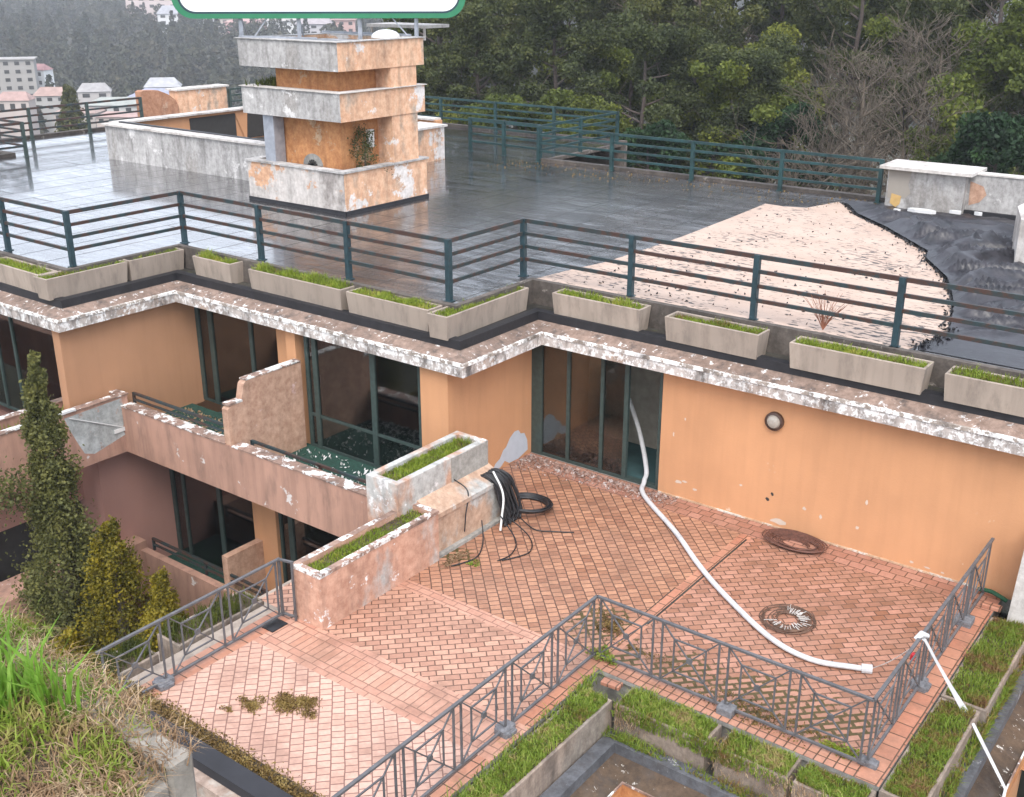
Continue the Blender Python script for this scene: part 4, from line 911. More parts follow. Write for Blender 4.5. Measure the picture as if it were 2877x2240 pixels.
for k, (x, y, s_, lab) in enumerate(((-8.35, 27.9, 0.30, 'flat white plaster chip in front of the parapet wall'), (-9.3, 27.6, 0.09, 'small white plaster crumb below the capped block'), (-9.0, 28.0, 0.08, 'small plaster crumb at the foot of the capped block'), (-7.6, 28.2, 0.14, 'pale stone chip where block and parapet meet'), (-7.1, 28.3, 0.10, 'pale stone chip at the foot of the parapet wall'))):
    q = MB(); ol = blob(x, y, s_, s_*0.4, 9, 0.25, k); q.poly([(a, b_, Z_ROOF+0.36) for a, b_ in ol]); q.poly([(a, b_, Z_ROOF+0.28) for a, b_ in ol][::-1])
    for i in range(9): q.quad((*ol[i], Z_ROOF+0.28), (*ol[(i+1) % 9], Z_ROOF+0.28), (*ol[(i+1) % 9], Z_ROOF+0.36), (*ol[i], Z_ROOF+0.36))
    hz0 = memb_h(x, y)-0.24; q.v = [(v[0], v[1], v[2]+hz0) for v in q.v]
    tag(q.build('plaster_chip', M['white']), lab, 'debris')
n = 900; yy_ = RNG.uniform(17.4, 28.4, n); xe_ = np.array([edge_x(v) for v in yy_])+RNG.normal(0.0, 0.08, n)
P_ = np.stack([xe_, yy_, np.full(n, Z_ROOF+0.02)+0.02*RNG.random(n)], 1); n2_ = 240
P2 = np.stack([RNG.uniform(-11.8, -6.5, n2_), 17.6+8.5*RNG.random(n2_)**1.5, np.full(n2_, Z_ROOF+0.015)], 1); ok_ = np.array([P2[i, 0] < edge_x(P2[i, 1])-0.2 for i in range(n2_)])
V, F = leaves(np.concatenate([P_, P2[ok_]]), 0.07); o = npmesh('felt_scraps', V, F, M['blackfelt'], k=4); tag(o, 'scraps of torn black felt scattered over and around the exposed beige patch', 'debris', kind='stuff')
n = 500; P_ = np.stack([RNG.uniform(-22, -8.5, n), 27.0+2.2*RNG.random(n)**0.5, np.full(n, Z_ROOF+0.02)], 1); V, F = leaves(P_, 0.05); o = npmesh('leaf_litter', V, F, M['moss'], k=4); tag(o, 'leaf litter and crumbs along the far roof kerb', 'debris', kind='stuff')
# bare twiggy plant behind the front railing
tp = empty('bare_twig_plant', (-6.6, 17.45, Z_ROOF), 'bare reddish twiggy plant behind the railing over the long mossy planter', 'plant')
q = MB(); rr = random.Random(5)
for i in range(26):
    a = rr.uniform(0, 6.28); l = rr.uniform(0.25, 0.6); dx, dy = math.cos(a)*l*0.8, math.sin(a)*l*0.4
    p0 = (-6.6, 17.45, Z_ROOF+0.02); p1 = (-6.6+dx*0.4, 17.45+dy*0.4, Z_ROOF+l*0.6); p2 = (-6.6+dx, 17.45+dy, Z_ROOF+l*1.1)
    q.tube([p0, p1, p2], [0.007, 0.005, 0.003], 4)
    q.tube([p1, (p1[0]+rr.uniform(-.12, .12), p1[1]+rr.uniform(-.1, .1), p1[2]+0.2)], [0.004, 0.002], 4)
q.build('stems', simple('reddish_twigs', (0.30, 0.12, 0.07), 0.8), tp)

# ------------------------------------------------------------------ grey terrace fences
FR = M['fence']
def fence_run(root, p0, d, nmod, z0=0.0, h=1.0, start=True, end=True, feet=(), pitch=1.02):
    """p0 start, d unit direction; modules = X panel between pairs of uprights"""
    px = Vector((p0[0], p0[1], 0)); d = Vector((d[0], d[1], 0)); gap = 0.14; br = 0.024
    L_ = nmod*pitch
    q = MB(); q.bar(px+Vector((0, 0, z0+h)), px+d*L_+Vector((0, 0, z0+h)), 0.045, 0.03); q.build('top_rail', FR, root)
    q = MB(); q.bar(px+Vector((0, 0, z0+0.07)), px+d*L_+Vector((0, 0, z0+0.07)), 0.035, 0.03); q.build('bottom_rail', FR, root)
    for i in range(nmod):
        a = i*pitch+gap/2; b_ = (i+1)*pitch-gap/2; w_ = b_-a
        def P(s, z): v = px+d*s; return (v.x, v.y, z0+z)
        zt, zb = h-0.015, 0.085
        for s in (a, b_): q = MB(); q.bar(P(s, zb-0.02), P(s, zt), br, br); q.build('upright', FR, root)
        q = MB(); q.bar(P(a, zt), P(b_, zb), 0.018, 0.018); q.bar(P(a, zb), P(b_, zt), 0.016, 0.018)
        s1, s2 = a+w_*0.22, b_-w_*0.22; z1_, z2_ = zb+(zt-zb)*0.22, zt-(zt-zb)*0.22
        q.bar(P(s1, z1_), P(s1, z2_), 0.02, 0.02); q.bar(P(s2, z1_), P(s2, z2_), 0.02, 0.02)
        q.bar(P(s1, z2_), P(s2, z2_), 0.02, 0.02); q.bar(P(s1, z1_), P(s2, z1_), 0.02, 0.02)
        c = Vector(P((a+b_)/2, (zt+zb)/2)); perp = Vector((d.y, -d.x, 0))
        q.tube([c-perp*0.015, c+perp*0.015], 0.045, 10)
        q.build('cross_panel', FR, root)
    for s in feet:
        v = px+d*s; q = MB(); rr = random.Random(int(s*10))
        for k in range(5):
            q.box(v.x-0.06+rr.uniform(-.07, .05), v.x+0.07+rr.uniform(-.03, .07), v.y-0.07+rr.uniform(-.06, .03), v.y+0.07+rr.uniform(-.03, .06), z0-0.01, z0+rr.uniform(0.04, 0.11))
        q.build('foot', M['foot'], root, bevel=0.01)
fn = empty('terrace_fence', (-7.15, 11.35, 0), 'grey steel fence with crossed bars stepping round the inner corner of the brick terrace', 'fence')
fence_run(fn, (-7.15, 11.42), (0, -1), 5, feet=(2.1, 4.1))
fence_run(fn, (-7.15, 11.42), (1, 0), 4, feet=(2.05,), pitch=0.985)
fence_run(fn, (-3.21, 11.42), (0, 1), 5, feet=(0.1, 2.1, 4.1))
fn = empty('terrace_fence', (-11.5, 9.45, 0), 'grey steel fence with crossed bars along the left terrace edge beside the conifer', 'fence')
fence_run(fn, (-11.5, 9.44), (0, -1), 3, feet=(2.15,))
q = MB(); q.bar((-11.5, 9.44, 1.0), (-11.25, 9.50, 1.0), 0.04, 0.03); q.bar((-11.27, 9.49, 0), (-11.27, 9.49, 1.0), 0.03, 0.03); q.bar((-11.5, 9.44, 0.07), (-11.25, 9.5, 0.07), 0.03, 0.03); q.build('end_bracket', FR, fn)
q = MB(); q.bar((-11.5, 9.44, 0.03), (-11.5, 9.44, 1.02), 0.035, 0.035); q.build('end_post', FR, fn)

# ------------------------------------------------------------------ terrace planters (right and bottom)
M['oldplanter'] = stucco('stained_planter_concrete', (0.38, 0.30, 0.24), 0.25, wear=0.2, wearcol=(0.30, 0.22, 0.17), grey=0.25, greycol=(0.28, 0.24, 0.20), streak=0.8, seed=44, dirt=0.5, ws=2.0)
GT = 'overgrown concrete planters below the terrace edge'
def ov(x0, x1, y0, y1, lab, n=2500, gm='grasswild', z0=-0.47, z1=0.0, gh_=(0.04, 0.17), conc='oldplanter', spill=True, seed=0):
    r_ = trough('concrete_planter', x0, x1, y0, y1, z0, z1, 0.045, M[conc], lab, n=n, gmat=gm, gh_=gh_, group=GT, soil=-0.01)
    return r_
ov(-6.88, -6.42, 7.2, 10.72, 'long overgrown planter below the fence corner at the bottom centre', 11000)
ov(-6.35, -5.0, 10.67, 11.13, 'overgrown planter right of the corner, its front half bare concrete', 4500)
ov(-4.85, -3.9, 10.67, 11.13, 'middle overgrown planter in the row under the fence', 3500)
ov(-3.82, -2.95, 10.67, 11.12, 'last overgrown planter in the row under the fence, at its right corner', 4500)
ov(-2.93, -2.40, 11.15, 13.45, 'planter with a pale inner edge below the right fence, nearer the camera', 8000)
ov(-2.93, -2.34, 13.5, 15.95, 'planter below the right fence next to the white return wall', 8500)
ov(-12.65, -12.12, 8.0, 9.6, 'small planter with yellow weeds outside the left fence', 900, 'leaf_yellow', gh_=(0.1, 0.35))
ov(-12.75, -12.2, 6.8, 7.7, 'small planter with yellow weeds half hidden behind the moss strip', 700, 'leaf_yellow', gh_=(0.1, 0.35))
# grass spilling over planter fronts
def spill(x0, x1, y0, y1, n, lab, z=(-0.45, -0.05), mat='grasswild', w=0.014, h=(0.06, 0.2)):
    k = 14; cx_ = RNG.uniform(x0, x1, k); cy_ = RNG.uniform(y0, y1, k); i = RNG.integers(0, k, n)
    P_ = np.stack([np.clip(cx_[i]+RNG.normal(0, 0.16, n), x0, x1), np.clip(cy_[i]+RNG.normal(0, 0.16, n), y0, y1), RNG.uniform(z[0], z[1], n)], 1)
    V, F = blades(P_, h=h, w=w, lean=1.2); o = npmesh('weeds', V, F, M[mat]); tag(o, lab, 'weeds', kind='stuff'); return o
spill(-6.35, -2.95, 10.64, 10.72, 2600, 'weeds hanging over the planter fronts below the fence', z=(-0.2, 0.0))
spill(-6.3, -2.8, 10.62, 10.68, 1600, 'brown roots hanging from the planter fronts', z=(-0.35, 0.0), mat='drygrass', w=0.008, h=(0.05, 0.14))
spill(-6.4, -2.6, 10.50, 10.6, 1500, 'weeds growing on the grey gutter below the planters', z=(-0.47, -0.42))
spill(-2.45, -2.3, 11, 16, 5200, 'weeds in the gutter right of the right-hand planters', z=(-0.47, -0.2))
spill(-6.95, -6.85, 7, 11.2, 800, 'weeds along the brick edge at the bottom centre', z=(-0.1, 0.0))

# ------------------------------------------------------------------ hose, ribbon, cables, coils, lamp, rubble
def smoothpath(pts, n=8):
    P_ = [Vector(p) for p in pts]; out = []
    for i in range(len(P_)-1):
        p0 = P_[max(i-1, 0)]; p1 = P_[i]; p2 = P_[i+1]; p3 = P_[min(i+2, len(P_)-1)]
        for k in range(n):
            t_ = k/n; out.append(0.5*((2*p1)+(p2-p0)*t_+(2*p0-5*p1+4*p2-p3)*t_*t_+(3*p1-p0-3*p2+p3)*t_**3))
    out.append(P_[-1]); return out
hs_ = empty('white_hose', (-6.4, 14, 0), 'long white hose running from the open glass door across the brick terrace', 'hose')
q = MB(); q.tube(smoothpath([(-10.43, 17.6, 1.30), (-10.0, 17.35, 0.75), (-9.62, 17.0, 0.22), (-9.5, 16.72, 0.10), (-9.25, 16.3, 0.05), (-8.06, 15.37, 0.05), (-7.2, 14.6, 0.05), (-6.41, 13.99, 0.05), (-5.35, 13.32, 0.05), (-4.65, 13.15, 0.05), (-4.1, 13.33, 0.05), (-3.98, 13.38, 0.05)]), 0.047, 10, flat=0.8)
q.build('tube', M['hose'], hs_, smooth=True)
q = MB(); q.tube([(-3.99, 13.375, 0.05), (-3.86, 13.43, 0.055)], 0.066, 12); q.build('end_cuff', M['hose'], hs_)
q = MB(); q.tube(smoothpath([(-3.88, 13.42, 0.06), (-3.6, 13.35, 0.35), (-3.25, 13.14, 0.86)]), 0.006, 5); tag(q.build('thin_cord', M['copingw']), 'thin pale cord between the hose end and the right fence', 'cord')
rb = empty('white_strap', (-3.21, 13.14, 0.9), 'white strap tied to the right fence and trailing over the planter to the gutter', 'strap')
q = MB(); 
def flatstrap(pts, ws_):
    for i in range(len(pts)-1):
        a, b_ = Vector(pts[i]), Vector(pts[i+1]); d_ = (b_-a).normalized(); u = d_.cross(Vector((0.3, -0.8, 0.5))).normalized()
        w0, w1 = ws_[i]/2, ws_[i+1]/2; nn = d_.cross(u)*0.004
        q.quad(a-u*w0+nn, a+u*w0+nn, b_+u*w1+nn, b_-u*w1+nn); q.quad(a-u*w0-nn, b_-u*w1-nn, b_+u*w1-nn, a+u*w0-nn)
flatstrap([(-3.22, 13.13, 1.02), (-3.15, 13.15, 0.95), (-3.0, 13.19, 0.70), (-2.78, 13.25, 0.35), (-2.55, 13.31, 0.0)], [0.07, 0.035, 0.035, 0.05, 0.09])
flatstrap([(-2.40, 13.1, 0.02), (-2.31, 13.04, -0.06), (-1.84, 12.85, -0.58), (-1.80, 12.5, -0.95), (-1.79, 12.2, -1.5)], [0.035, 0.045, 0.035, 0.025, 0.02])
q.build('strap', M['hose'], rb)
q = MB(); q.tube([(-3.26, 13.06, 0.98), (-3.2, 13.12, 1.05), (-3.14, 13.2, 1.0)], [0.03, 0.05, 0.03], 7); q.build('knot', M['hose'], rb)
q = MB(); q.box(-3.27, -3.22, 12.98, 13.06, 0.70, 0.78); q.build('red_tag', simple('red_tag', (0.45, 0.02, 0.03), 0.5), rb)
# black cable bundle hung over the plinth
cb = empty('cable_bundle', (-10.7, 13.9, 0), 'heavy bundle of black cables draped over the plinth edge onto the bricks', 'cables')
rr = random.Random(11)
q = MB()
for i in range(52):
    o_ = 0.12+rr.random()*0.42; l_ = rr.uniform(-0.02, 0.05); j_ = lambda s=0.02: rr.uniform(-s, s)
    q.tube(smoothpath([(-11.12+j_(), 13.62+o_*0.8+j_(), 0.86+l_*0.5), (-10.96+j_(), 13.64+o_*0.9+j_(), 0.86+l_), (-10.82+l_+j_(), 13.66+o_+j_(), 0.74+l_), (-10.76+l_*2+j_(), 13.68+o_*1.1+j_(0.03), 0.46), (-10.68+l_*2+j_(0.03), 13.68+o_*1.15+j_(0.04), 0.18), (-10.62+j_(0.06), 13.66+o_*1.1+j_(0.05), 0.03)], 5), 0.019, 5)
q.build('hanging_loops', M['black'], cb, smooth=True)
q = MB()
for k in range(10):
    pts = []
    for i in range(19):
        a = R(-170+320*i/18); pts.append((-10.72+(0.36+0.011*k)*math.cos(a)+rr.uniform(-.008, .008), 14.62+(0.36+0.011*k)*math.sin(a)+rr.uniform(-.008, .008), 0.03+0.012*(k % 5)+0.05*(1+math.cos(a+1.5))))
    q.tube(smoothpath(pts, 3), 0.018, 6)
q.build('floor_loop', M['black'], cb, smooth=True)
q = MB()
for (a, b_, c_, d_) in (((-10.72, 13.3, 0.3), (-10.5, 13.05, 0.05), (-10.3, 12.6, 0.02), (-10.45, 12.15, 0.015)), ((-10.62, 13.7, 0.25), (-10.1, 13.45, 0.05), (-9.9, 13.05, 0.02), (-9.95, 12.75, 0.015)), ((-10.6, 13.85, 0.2), (-10.0, 13.7, 0.05), (-9.7, 13.3, 0.02), (-9.9, 12.8, 0.015)), ((-11.2, 13.15, 1.0), (-10.9, 13.15, 0.86), (-10.83, 13.0, 0.5), (-10.82, 12.95, 0.2)), ((-10.5, 14.1, 0.1), (-10.1, 14.0, 0.03), (-9.8, 14.15, 0.02), (-9.5, 14.35, 0.015))):
    q.tube(smoothpath([a, b_, c_, d_]), 0.012, 5)
q.build('loose_end', M['black'], cb, smooth=True)
q = MB(); q.tube(smoothpath([(-10.9, 13.85, 0.98), (-10.68, 13.85, 0.6), (-10.60, 13.7, 0.2), (-10.55, 13.6, 0.03)]), 0.02, 6); q.build('white_cable', M['white'], cb)
# rusty ring of cable by the wall
q = MB()
for k in range(7):
    r_ = 0.30+0.025*k; q.tube([( -6.27+r_*1.25*math.cos(a)+0.02*math.sin(3*a+k), 16.30+r_*0.75*math.sin(a), 0.02+0.008*k) for a in [2*math.pi*i/26 for i in range(27)]], 0.012, 5)
for k in range(5):
    r_ = 0.18+0.03*k; q.tube([(-6.25+r_*1.25*math.cos(a), 16.28+r_*0.7*math.sin(a), 0.02+0.01*k) for a in [R(20*k)+2*math.pi*i/22 for i in range(18)]], 0.010, 5)
tag(q.build('cable_coil', M['rust']), 'flat rusty brown coil of cable lying at the foot of the long orange wall', 'coil')
cl = empty('debris_coil', (-5.35, 13.98, 0), 'round mat of brown wire and pale shreds beside the white hose', 'coil')
q = MB()
for k in range(16):
    r_ = 0.16+0.017*k; a0 = rr.uniform(0, 6); q.tube([(-5.36+r_*math.cos(a)+rr.uniform(-.008, .008), 13.98+r_*math.sin(a), 0.015+0.02*rr.random()) for a in [a0+2*math.pi*i/24 for i in range(rr.randint(12, 24))]], 0.009, 4)
q.build('wire', simple('brown_wire', (0.10, 0.055, 0.035), 0.8, var=0.4), cl)
q = MB()
for k in range(60):
    a = rr.uniform(-2.4, 2.0); r0 = rr.uniform(0.14, 0.26); r1 = r0+rr.uniform(0.05, 0.14)
    q.bar((-5.36+r0*math.cos(a), 13.98+r0*math.sin(a), 0.045), (-5.36+r1*math.cos(a), 13.98+r1*math.sin(a), 0.05), 0.008, 0.005)
tag(q.build('pale_shreds', M['copingw'], cl), kind='stuff')
# wall lamp
lp = empty('wall_lamp', (-6.97, 16.6, 1.99), 'round bulkhead lamp with a dark rim on the long orange wall', 'lamp')
q = MB(); C3 = Vector((-6.97, 16.67, 1.99))
def disc(q, r0, y0, r1, y1, n_=28):
    for i in range(n_):
        a, b_ = 2*math.pi*i/n_, 2*math.pi*(i+1)/n_
        q.quad((C3.x+r0*math.cos(a), y0, C3.z+r0*math.sin(a)), (C3.x+r0*math.cos(b_), y0, C3.z+r0*math.sin(b_)), (C3.x+r1*math.cos(b_), y1, C3.z+r1*math.sin(b_)), (C3.x+r1*math.cos(a), y1, C3.z+r1*math.sin(a)))
disc(q, 0.165, 16.67, 0.165, 16.60); disc(q, 0.165, 16.60, 0.125, 16.585); disc(q, 0.125, 16.585, 0.12, 16.62); q.build('rim', simple('dark_brown_rim', (0.06, 0.03, 0.02), 0.5), lp)
q = MB(); disc(q, 0.125, 16.60, 0.10, 16.56); disc(q, 0.10, 16.56, 0.05, 16.54); disc(q, 0.05, 16.54, 0.0, 16.535); q.build('glass_cover', M['glass_lamp'], lp, smooth=True)
# rubble by the door
n = 1500; t_ = RNG.random(n); x_ = -12.1+3.4*t_**1.3; y_ = 16.6-np.abs(RNG.normal(0, 0.32, n))*(1-0.45*t_)-0.0
P_ = np.stack([x_, y_, 0.01+0.02*RNG.random(n)], 1); V, F = leaves(P_, 0.05); o = npmesh('plaster_rubble', V, F, stucco('rubble', (0.42, 0.28, 0.23), wear=0.5, wearcol=(0.66, 0.6, 0.58), ws=9), k=4); tag(o, 'crumbled plaster rubble swept in front of the glass door', 'debris', kind='stuff')
# moss clumps and strips
def mossy(cx, cy, rx, ry, n, lab, z=0.005, size=0.035, mat='moss', h=0.03):
    k = 9; kx = RNG.normal(cx, rx*0.5, k); ky = RNG.normal(cy, ry*0.5, k); i = RNG.integers(0, k, n)
    P_ = np.stack([kx[i]+RNG.normal(0, rx*0.22, n), ky[i]+RNG.normal(0, ry*0.22, n), z+h*RNG.random(n)], 1)
    V, F = leaves(P_, size); o = npmesh('moss', V, F, M[mat], k=4); tag(o, lab, 'moss', kind='stuff')
for dx_, dy_, nn_, rx_, lab_ in ((0.0, 0.0, 1100, 0.30, 'brown moss clump in the middle of the near paving'), (-0.30, -0.28, 520, 0.22, 'small brown moss clump nearer the left fence on the near paving'), (0.28, 0.16, 600, 0.24, 'small brown moss clump right of the main one on the near paving'), (-0.5, -0.55, 90, 0.10, 'tiny moss crumbs near the moss strip on the near paving')):
    mossy(-9.85+dx_, 8.02+dy_, rx_, rx_*0.7, nn_, lab_)
mossy(-7.45, 12.25, 0.35, 0.28, 700, 'dark moss patch just behind the fence corner')
mossy(-10.55, 12.4, 0.15, 0.35, 500, 'leaf litter at the foot of the low masonry planter', mat='drygrass', size=0.03)
mossy(-10.2, 12.45, 0.10, 0.12, 160, 'green moss tuft under the loose cables', mat='grasswild')
mossy(-7.0, 11.45, 0.2, 0.1, 700, 'moss tuft at the fence corner', mat='grasswild', h=0.12)
mossy(-3.6, 11.55, 0.3, 0.08, 600, 'yellow moss along the fence foot at its right corner', mat='grass', h=0.04)
mossy(-5.2, 11.6, 1.4, 0.2, 1000, 'scattered moss behind the fence along the inner edge')
mossy(-11.2, 7.0, 0.5, 0.15, 300, 'moss crumbs at the foot of the left fence')
n = 9000; P_ = np.stack([RNG.uniform(-12.9, -5.5, n), 6.86+RNG.normal(0, 0.075, n), 0.02+0.10*RNG.random(n)], 1)
V, F = leaves(P_, 0.035); o = npmesh('moss_strip', V, F, M['moss'], k=4); tag(o, 'long strip of brown moss along the black flashing', 'moss', kind='stuff')
q = MB(); q.box(-13.0, -5.5, 6.72, 7.0, -0.3, 0.03); q.build('moss_bed', M['soil'], tb)
q = MB()
q.box(-11.55, -11.30, 9.05, 9.35, 0.004, 0.02); tag(q.build('drain_cover', M['black']), 'black drain grate beside the low masonry planter', 'drain')
# green pipe stub at the wall end
q = MB(); q.tube(smoothpath([(-3.3, 16.55, 0.06), (-3.1, 16.52, 0.10), (-2.85, 16.5, 0.03)]), 0.035, 8); tag(q.build('green_cloth', simple('dark_green_cloth', (0.01, 0.07, 0.03), 0.8)), 'dark green rag lying at the wall end behind the fence', 'rag')
for k, (x, y, a, lab) in enumerate(((-6.62, 11.02, 0.1, 'loose brick lying at the corner of the inner terrace edge'), (-3.0, 16.2, 0.0, 'loose brick by the white return wall'))):
    q = MB(); q.box(-0.14, 0.14, -0.07, 0.07, 0, 0.06); o = q.build('loose_brick', M['pave_edge'], bevel=0.006); o.location = (x, y, 0.0 if k else -0.03); o.rotation_euler = (0, 0, a); tag(o, lab, 'brick')

# ------------------------------------------------------------------ foreground planter
np_ = empty('near_planter', (-4, 1.3, 6.2), 'old concrete planter overgrown with dry grass in the near left corner', 'planter')
q = MB(); q.box(-6.5, -2.34, 1.46, 1.55, 6.0, 6.985); q.box(-2.46, -2.34, 0.6, 1.46, 6.0, 6.93); q.box(-6.5, -2.46, 0.6, 0.7, 6.0, 6.985)
q.build('box', stucco('old_concrete', (0.34, 0.31, 0.27), 0.25, wear=0.3, wearcol=(0.50, 0.46, 0.40), grey=0.3, greycol=(0.22, 0.20, 0.18), dirt=0.4, seed=110, ws=6), np_, bevel=0.012)
q = MB(); nx = 60; ny = 16
for j in range(ny+1):
    for i in range(nx+1):
        x = -6.45+4.0*i/nx; y = 0.7+0.77*j/ny; q.v.append((x, y, 6.93+0.035*math.sin(math.pi*j/ny)+0.03*mn.noise((x*3, y*3, 0))))
for j in range(ny):
    for i in range(nx): a = j*(nx+1)+i; q.f.append((a, a+1, a+nx+2, a+nx+1)); q.mi.append(0)
q.build('soil', M['soil'], np_, smooth=True)
def grass_at(x0, x1, y0, y1, n, h, w, mat, name, label, lean=0.6, z=6.93, cl=0, sd=0.05):
    if cl:
        cx_ = RNG.uniform(x0, x1, cl); cy_ = RNG.uniform(y0, y1, cl); i = RNG.integers(0, cl, n)
        P_ = np.stack([cx_[i]+RNG.normal(0, sd, n), cy_[i]+RNG.normal(0, sd*0.7, n), np.full(n, z)], 1)
    else: P_ = np.stack([RNG.uniform(x0, x1, n), RNG.uniform(y0, y1, n), np.full(n, z)], 1)
    V, F = blades(P_, h=h, w=w, lean=lean); o = npmesh(name, V, F, M[mat]); tag(o, label, 'grass', kind='stuff'); return o
grass_at(-3.62, -2.86, 1.05, 1.50, 620, (0.14, 0.42), 0.015, 'blade', 'tall_grass', 'tall bright green grass blades in the near left corner', 0.5, cl=20)
grass_at(-4.3, -2.33, 0.85, 1.52, 5600, (0.03, 0.085), 0.005, 'drygrass', 'dry_grass', 'tangled dry straw over the near planter', 2.6, z=6.95)
grass_at(-4.4, -2.50, 0.85, 1.52, 6500, (0.03, 0.12), 0.008, 'grasswild', 'short_weeds', 'short green weeds among the dry straw of the near planter', 1.0, cl=26, sd=0.07, z=6.94)
grass_at(-3.9, -2.65, 0.9, 1.50, 1300, (0.05, 0.15), 0.009, 'blade', 'low_grass', 'low fresh grass tufts along the rim of the near planter', 1.0, cl=18, sd=0.05, z=6.94)
grass_at(-4.2, -2.75, 1.45, 1.57, 2600, (0.03, 0.085), 0.007, 'grasswild', 'rim_weeds', 'weeds spilling over the rim of the near planter', 1.8, z=6.97, cl=30, sd=0.05)
grass_at(-4.2, -2.6, 1.44, 1.60, 1800, (0.03, 0.09), 0.0035, 'drygrass', 'rim_straw', 'straw spilling over the rim of the near planter', 2.6, z=6.98)
grass_at(-2.60, -2.34, 0.7, 1.38, 3200, (0.03, 0.09), 0.005, 'drygrass', 'edge_straw', 'straw and weeds covering the right edge of the near planter', 2.4, z=6.93)
grass_at(-2.62, -2.36, 0.7, 1.36, 900, (0.03, 0.10), 0.008, 'grasswild', 'edge_weeds', 'green weeds on the right edge of the near planter', 1.2, z=6.93, cl=12, sd=0.04)
grass_at(-2.95, -2.35, 1.44, 1.58, 900, (0.03, 0.09), 0.0035, 'drygrass', 'dry_grass', 'dry straw hanging over the planter corner', 2.6, z=6.96)
grass_at(-2.25, -1.90, 1.12, 1.22, 30, (0.10, 0.24), 0.007, 'blade', 'tall_grass', 'few thin green blades at the bottom edge beside the planter corner', 0.5, z=6.75, cl=3, sd=0.03)

# ------------------------------------------------------------------ vegetation
def limb(q, p, d, l, r, depth, rr, ends, curl=0.35, minr=0.01, kids=(2, 3), up=0.15, shrink=0.68):
    pts = [Vector(p)]; rs = [r]; cur = Vector(p); dd = Vector(d).normalized()
    for i in range(4):
        dd = (dd+Vector((rr.gauss(0, curl*0.4), rr.gauss(0, curl*0.4), rr.gauss(up*0.3, curl*0.25)))).normalized()
        cur = cur+dd*l/4; pts.append(cur.copy()); rs.append(max(minr, r*(1-0.13*(i+1))))
    q.tube(pts, rs, 5 if r > 0.04 else 3, cap=False)
    if depth == 0: ends.append(cur); return
    for k in range(rr.randint(*kids)):
        j = rr.randint(2, 4); nd_ = (dd+Vector((rr.gauss(0, 0.7), rr.gauss(0, 0.7), rr.gauss(up, 0.4)))).normalized()
        limb(q, pts[j], nd_, l*shrink*rr.uniform(0.8, 1.2), rs[j]*0.6, depth-1, rr, ends, curl, minr, kids, up, shrink)
    ends.append(cur)
def make_tree(name, h, cw, lm, seed, nleaf=7000, ls=0.26, trunk_h=0.35, lab='', cat='tree', group=None, shape=1.0, bare=False):
    """trunk and limbs, crown of leaf clumps gathered round the limb ends"""
    rr = random.Random(seed); root = empty(name, (0, 0, 0), lab, cat, group)
    q = MB(); ends = []
    tr = h*0.012; top = Vector((rr.uniform(-.5, .5), rr.uniform(-.5, .5), h*0.85))
    pts = [Vector((0, 0, -0.5))]+[top*(i/6)+Vector((rr.uniform(-.15, .15), rr.uniform(-.15, .15), 0)) for i in range(1, 7)]
    q.tube(pts, [tr*(1.15-0.15*i) for i in range(7)], 7, cap=False)
    nl = 24 if not bare else 34
    for i in range(nl):
        t_ = trunk_h+(1-trunk_h)*(i+0.5)/nl; p = top*t_; a = rr.uniform(0, 6.28)+i*2.4
        wl = cw*(0.55+0.45*math.sin(math.pi*min(1, (t_-trunk_h)/(1-trunk_h)*shape+0.12)))*rr.uniform(0.7, 1.1)
        limb(q, p, (math.cos(a), math.sin(a), 0.35 if not bare else 0.6), wl*0.62, tr*0.42*(1.2-t_*0.7), 1 if not bare else 3, rr, ends, kids=(2, 3) if not bare else (3, 4), minr=0.012 if not bare else 0.010)
    q.build('trunk', M['bark'] if not bare else M['twig'], root, smooth=True)
    if not bare:
        E_ = np.array([list(e) for e in ends]); k = len(E_)
        rad = RNG.uniform(0.35, 1.1, k)*cw*0.17
        wgt = rad**2; wgt /= wgt.sum(); idx = RNG.choice(k, nleaf, p=wgt)
        off = RNG.normal(size=(nleaf, 3)); off /= np.linalg.norm(off, axis=1)[:, None]; off *= (RNG.random(nleaf)**0.45)[:, None]
        P_ = E_[idx]+off*rad[idx][:, None]*np.array([1.1, 1.1, 0.75])
        V, F = leaves(P_, ls); npmesh('crown', V, F, M[lm], root, k=4)
    return root
def column_tree(name, h, r, lm, seed, n, ls, lab, group=None, cat='tree', jag=0.3, taper=1.0, base=0.03, pw_=0.75):
    rng = np.random.default_rng(seed); root = empty(name, (0, 0, 0), lab, cat, group)
    q = MB(); q.tube([(0, 0, -0.5), (0.02, 0, h*0.5), (0, 0.02, h*0.92)], [r*0.16, r*0.10, 0.01], 6); q.build('trunk', M['bark'], root)
    k = int(130); zc_ = rng.uniform(base, 0.97, k)*h; ac = rng.uniform(0, 6.28, k)
    prof = lambda z: r*np.clip((1-(z/h))**pw_*taper+0.03, 0.05, 1)*np.clip(z/h*6+0.3, 0, 1)
    rc = prof(zc_)*rng.uniform(0.45, 0.95+jag*0.3, k); ccen = np.stack([rc*np.cos(ac), rc*np.sin(ac), zc_], 1)
    i = rng.integers(0, k, n); cr = (prof(zc_)*0.42+0.03)*rng.uniform(0.5, 1.2, k)
    off = rng.normal(size=(n, 3))*0.5; P_ = ccen[i]+off*cr[i][:, None]*np.array([0.8, 0.8, 1.5])
    m_ = n//3; z = rng.uniform(base, 0.97, m_)*h; a = rng.uniform(0, 6.28, m_); rr_ = prof(z)*np.sqrt(rng.random(m_))*0.8
    P_ = np.concatenate([P_, np.stack([rr_*np.cos(a), rr_*np.sin(a), z], 1)])
    V, F = leaves(P_, ls); npmesh('crown', V, F, M[lm], root, k=4); return root
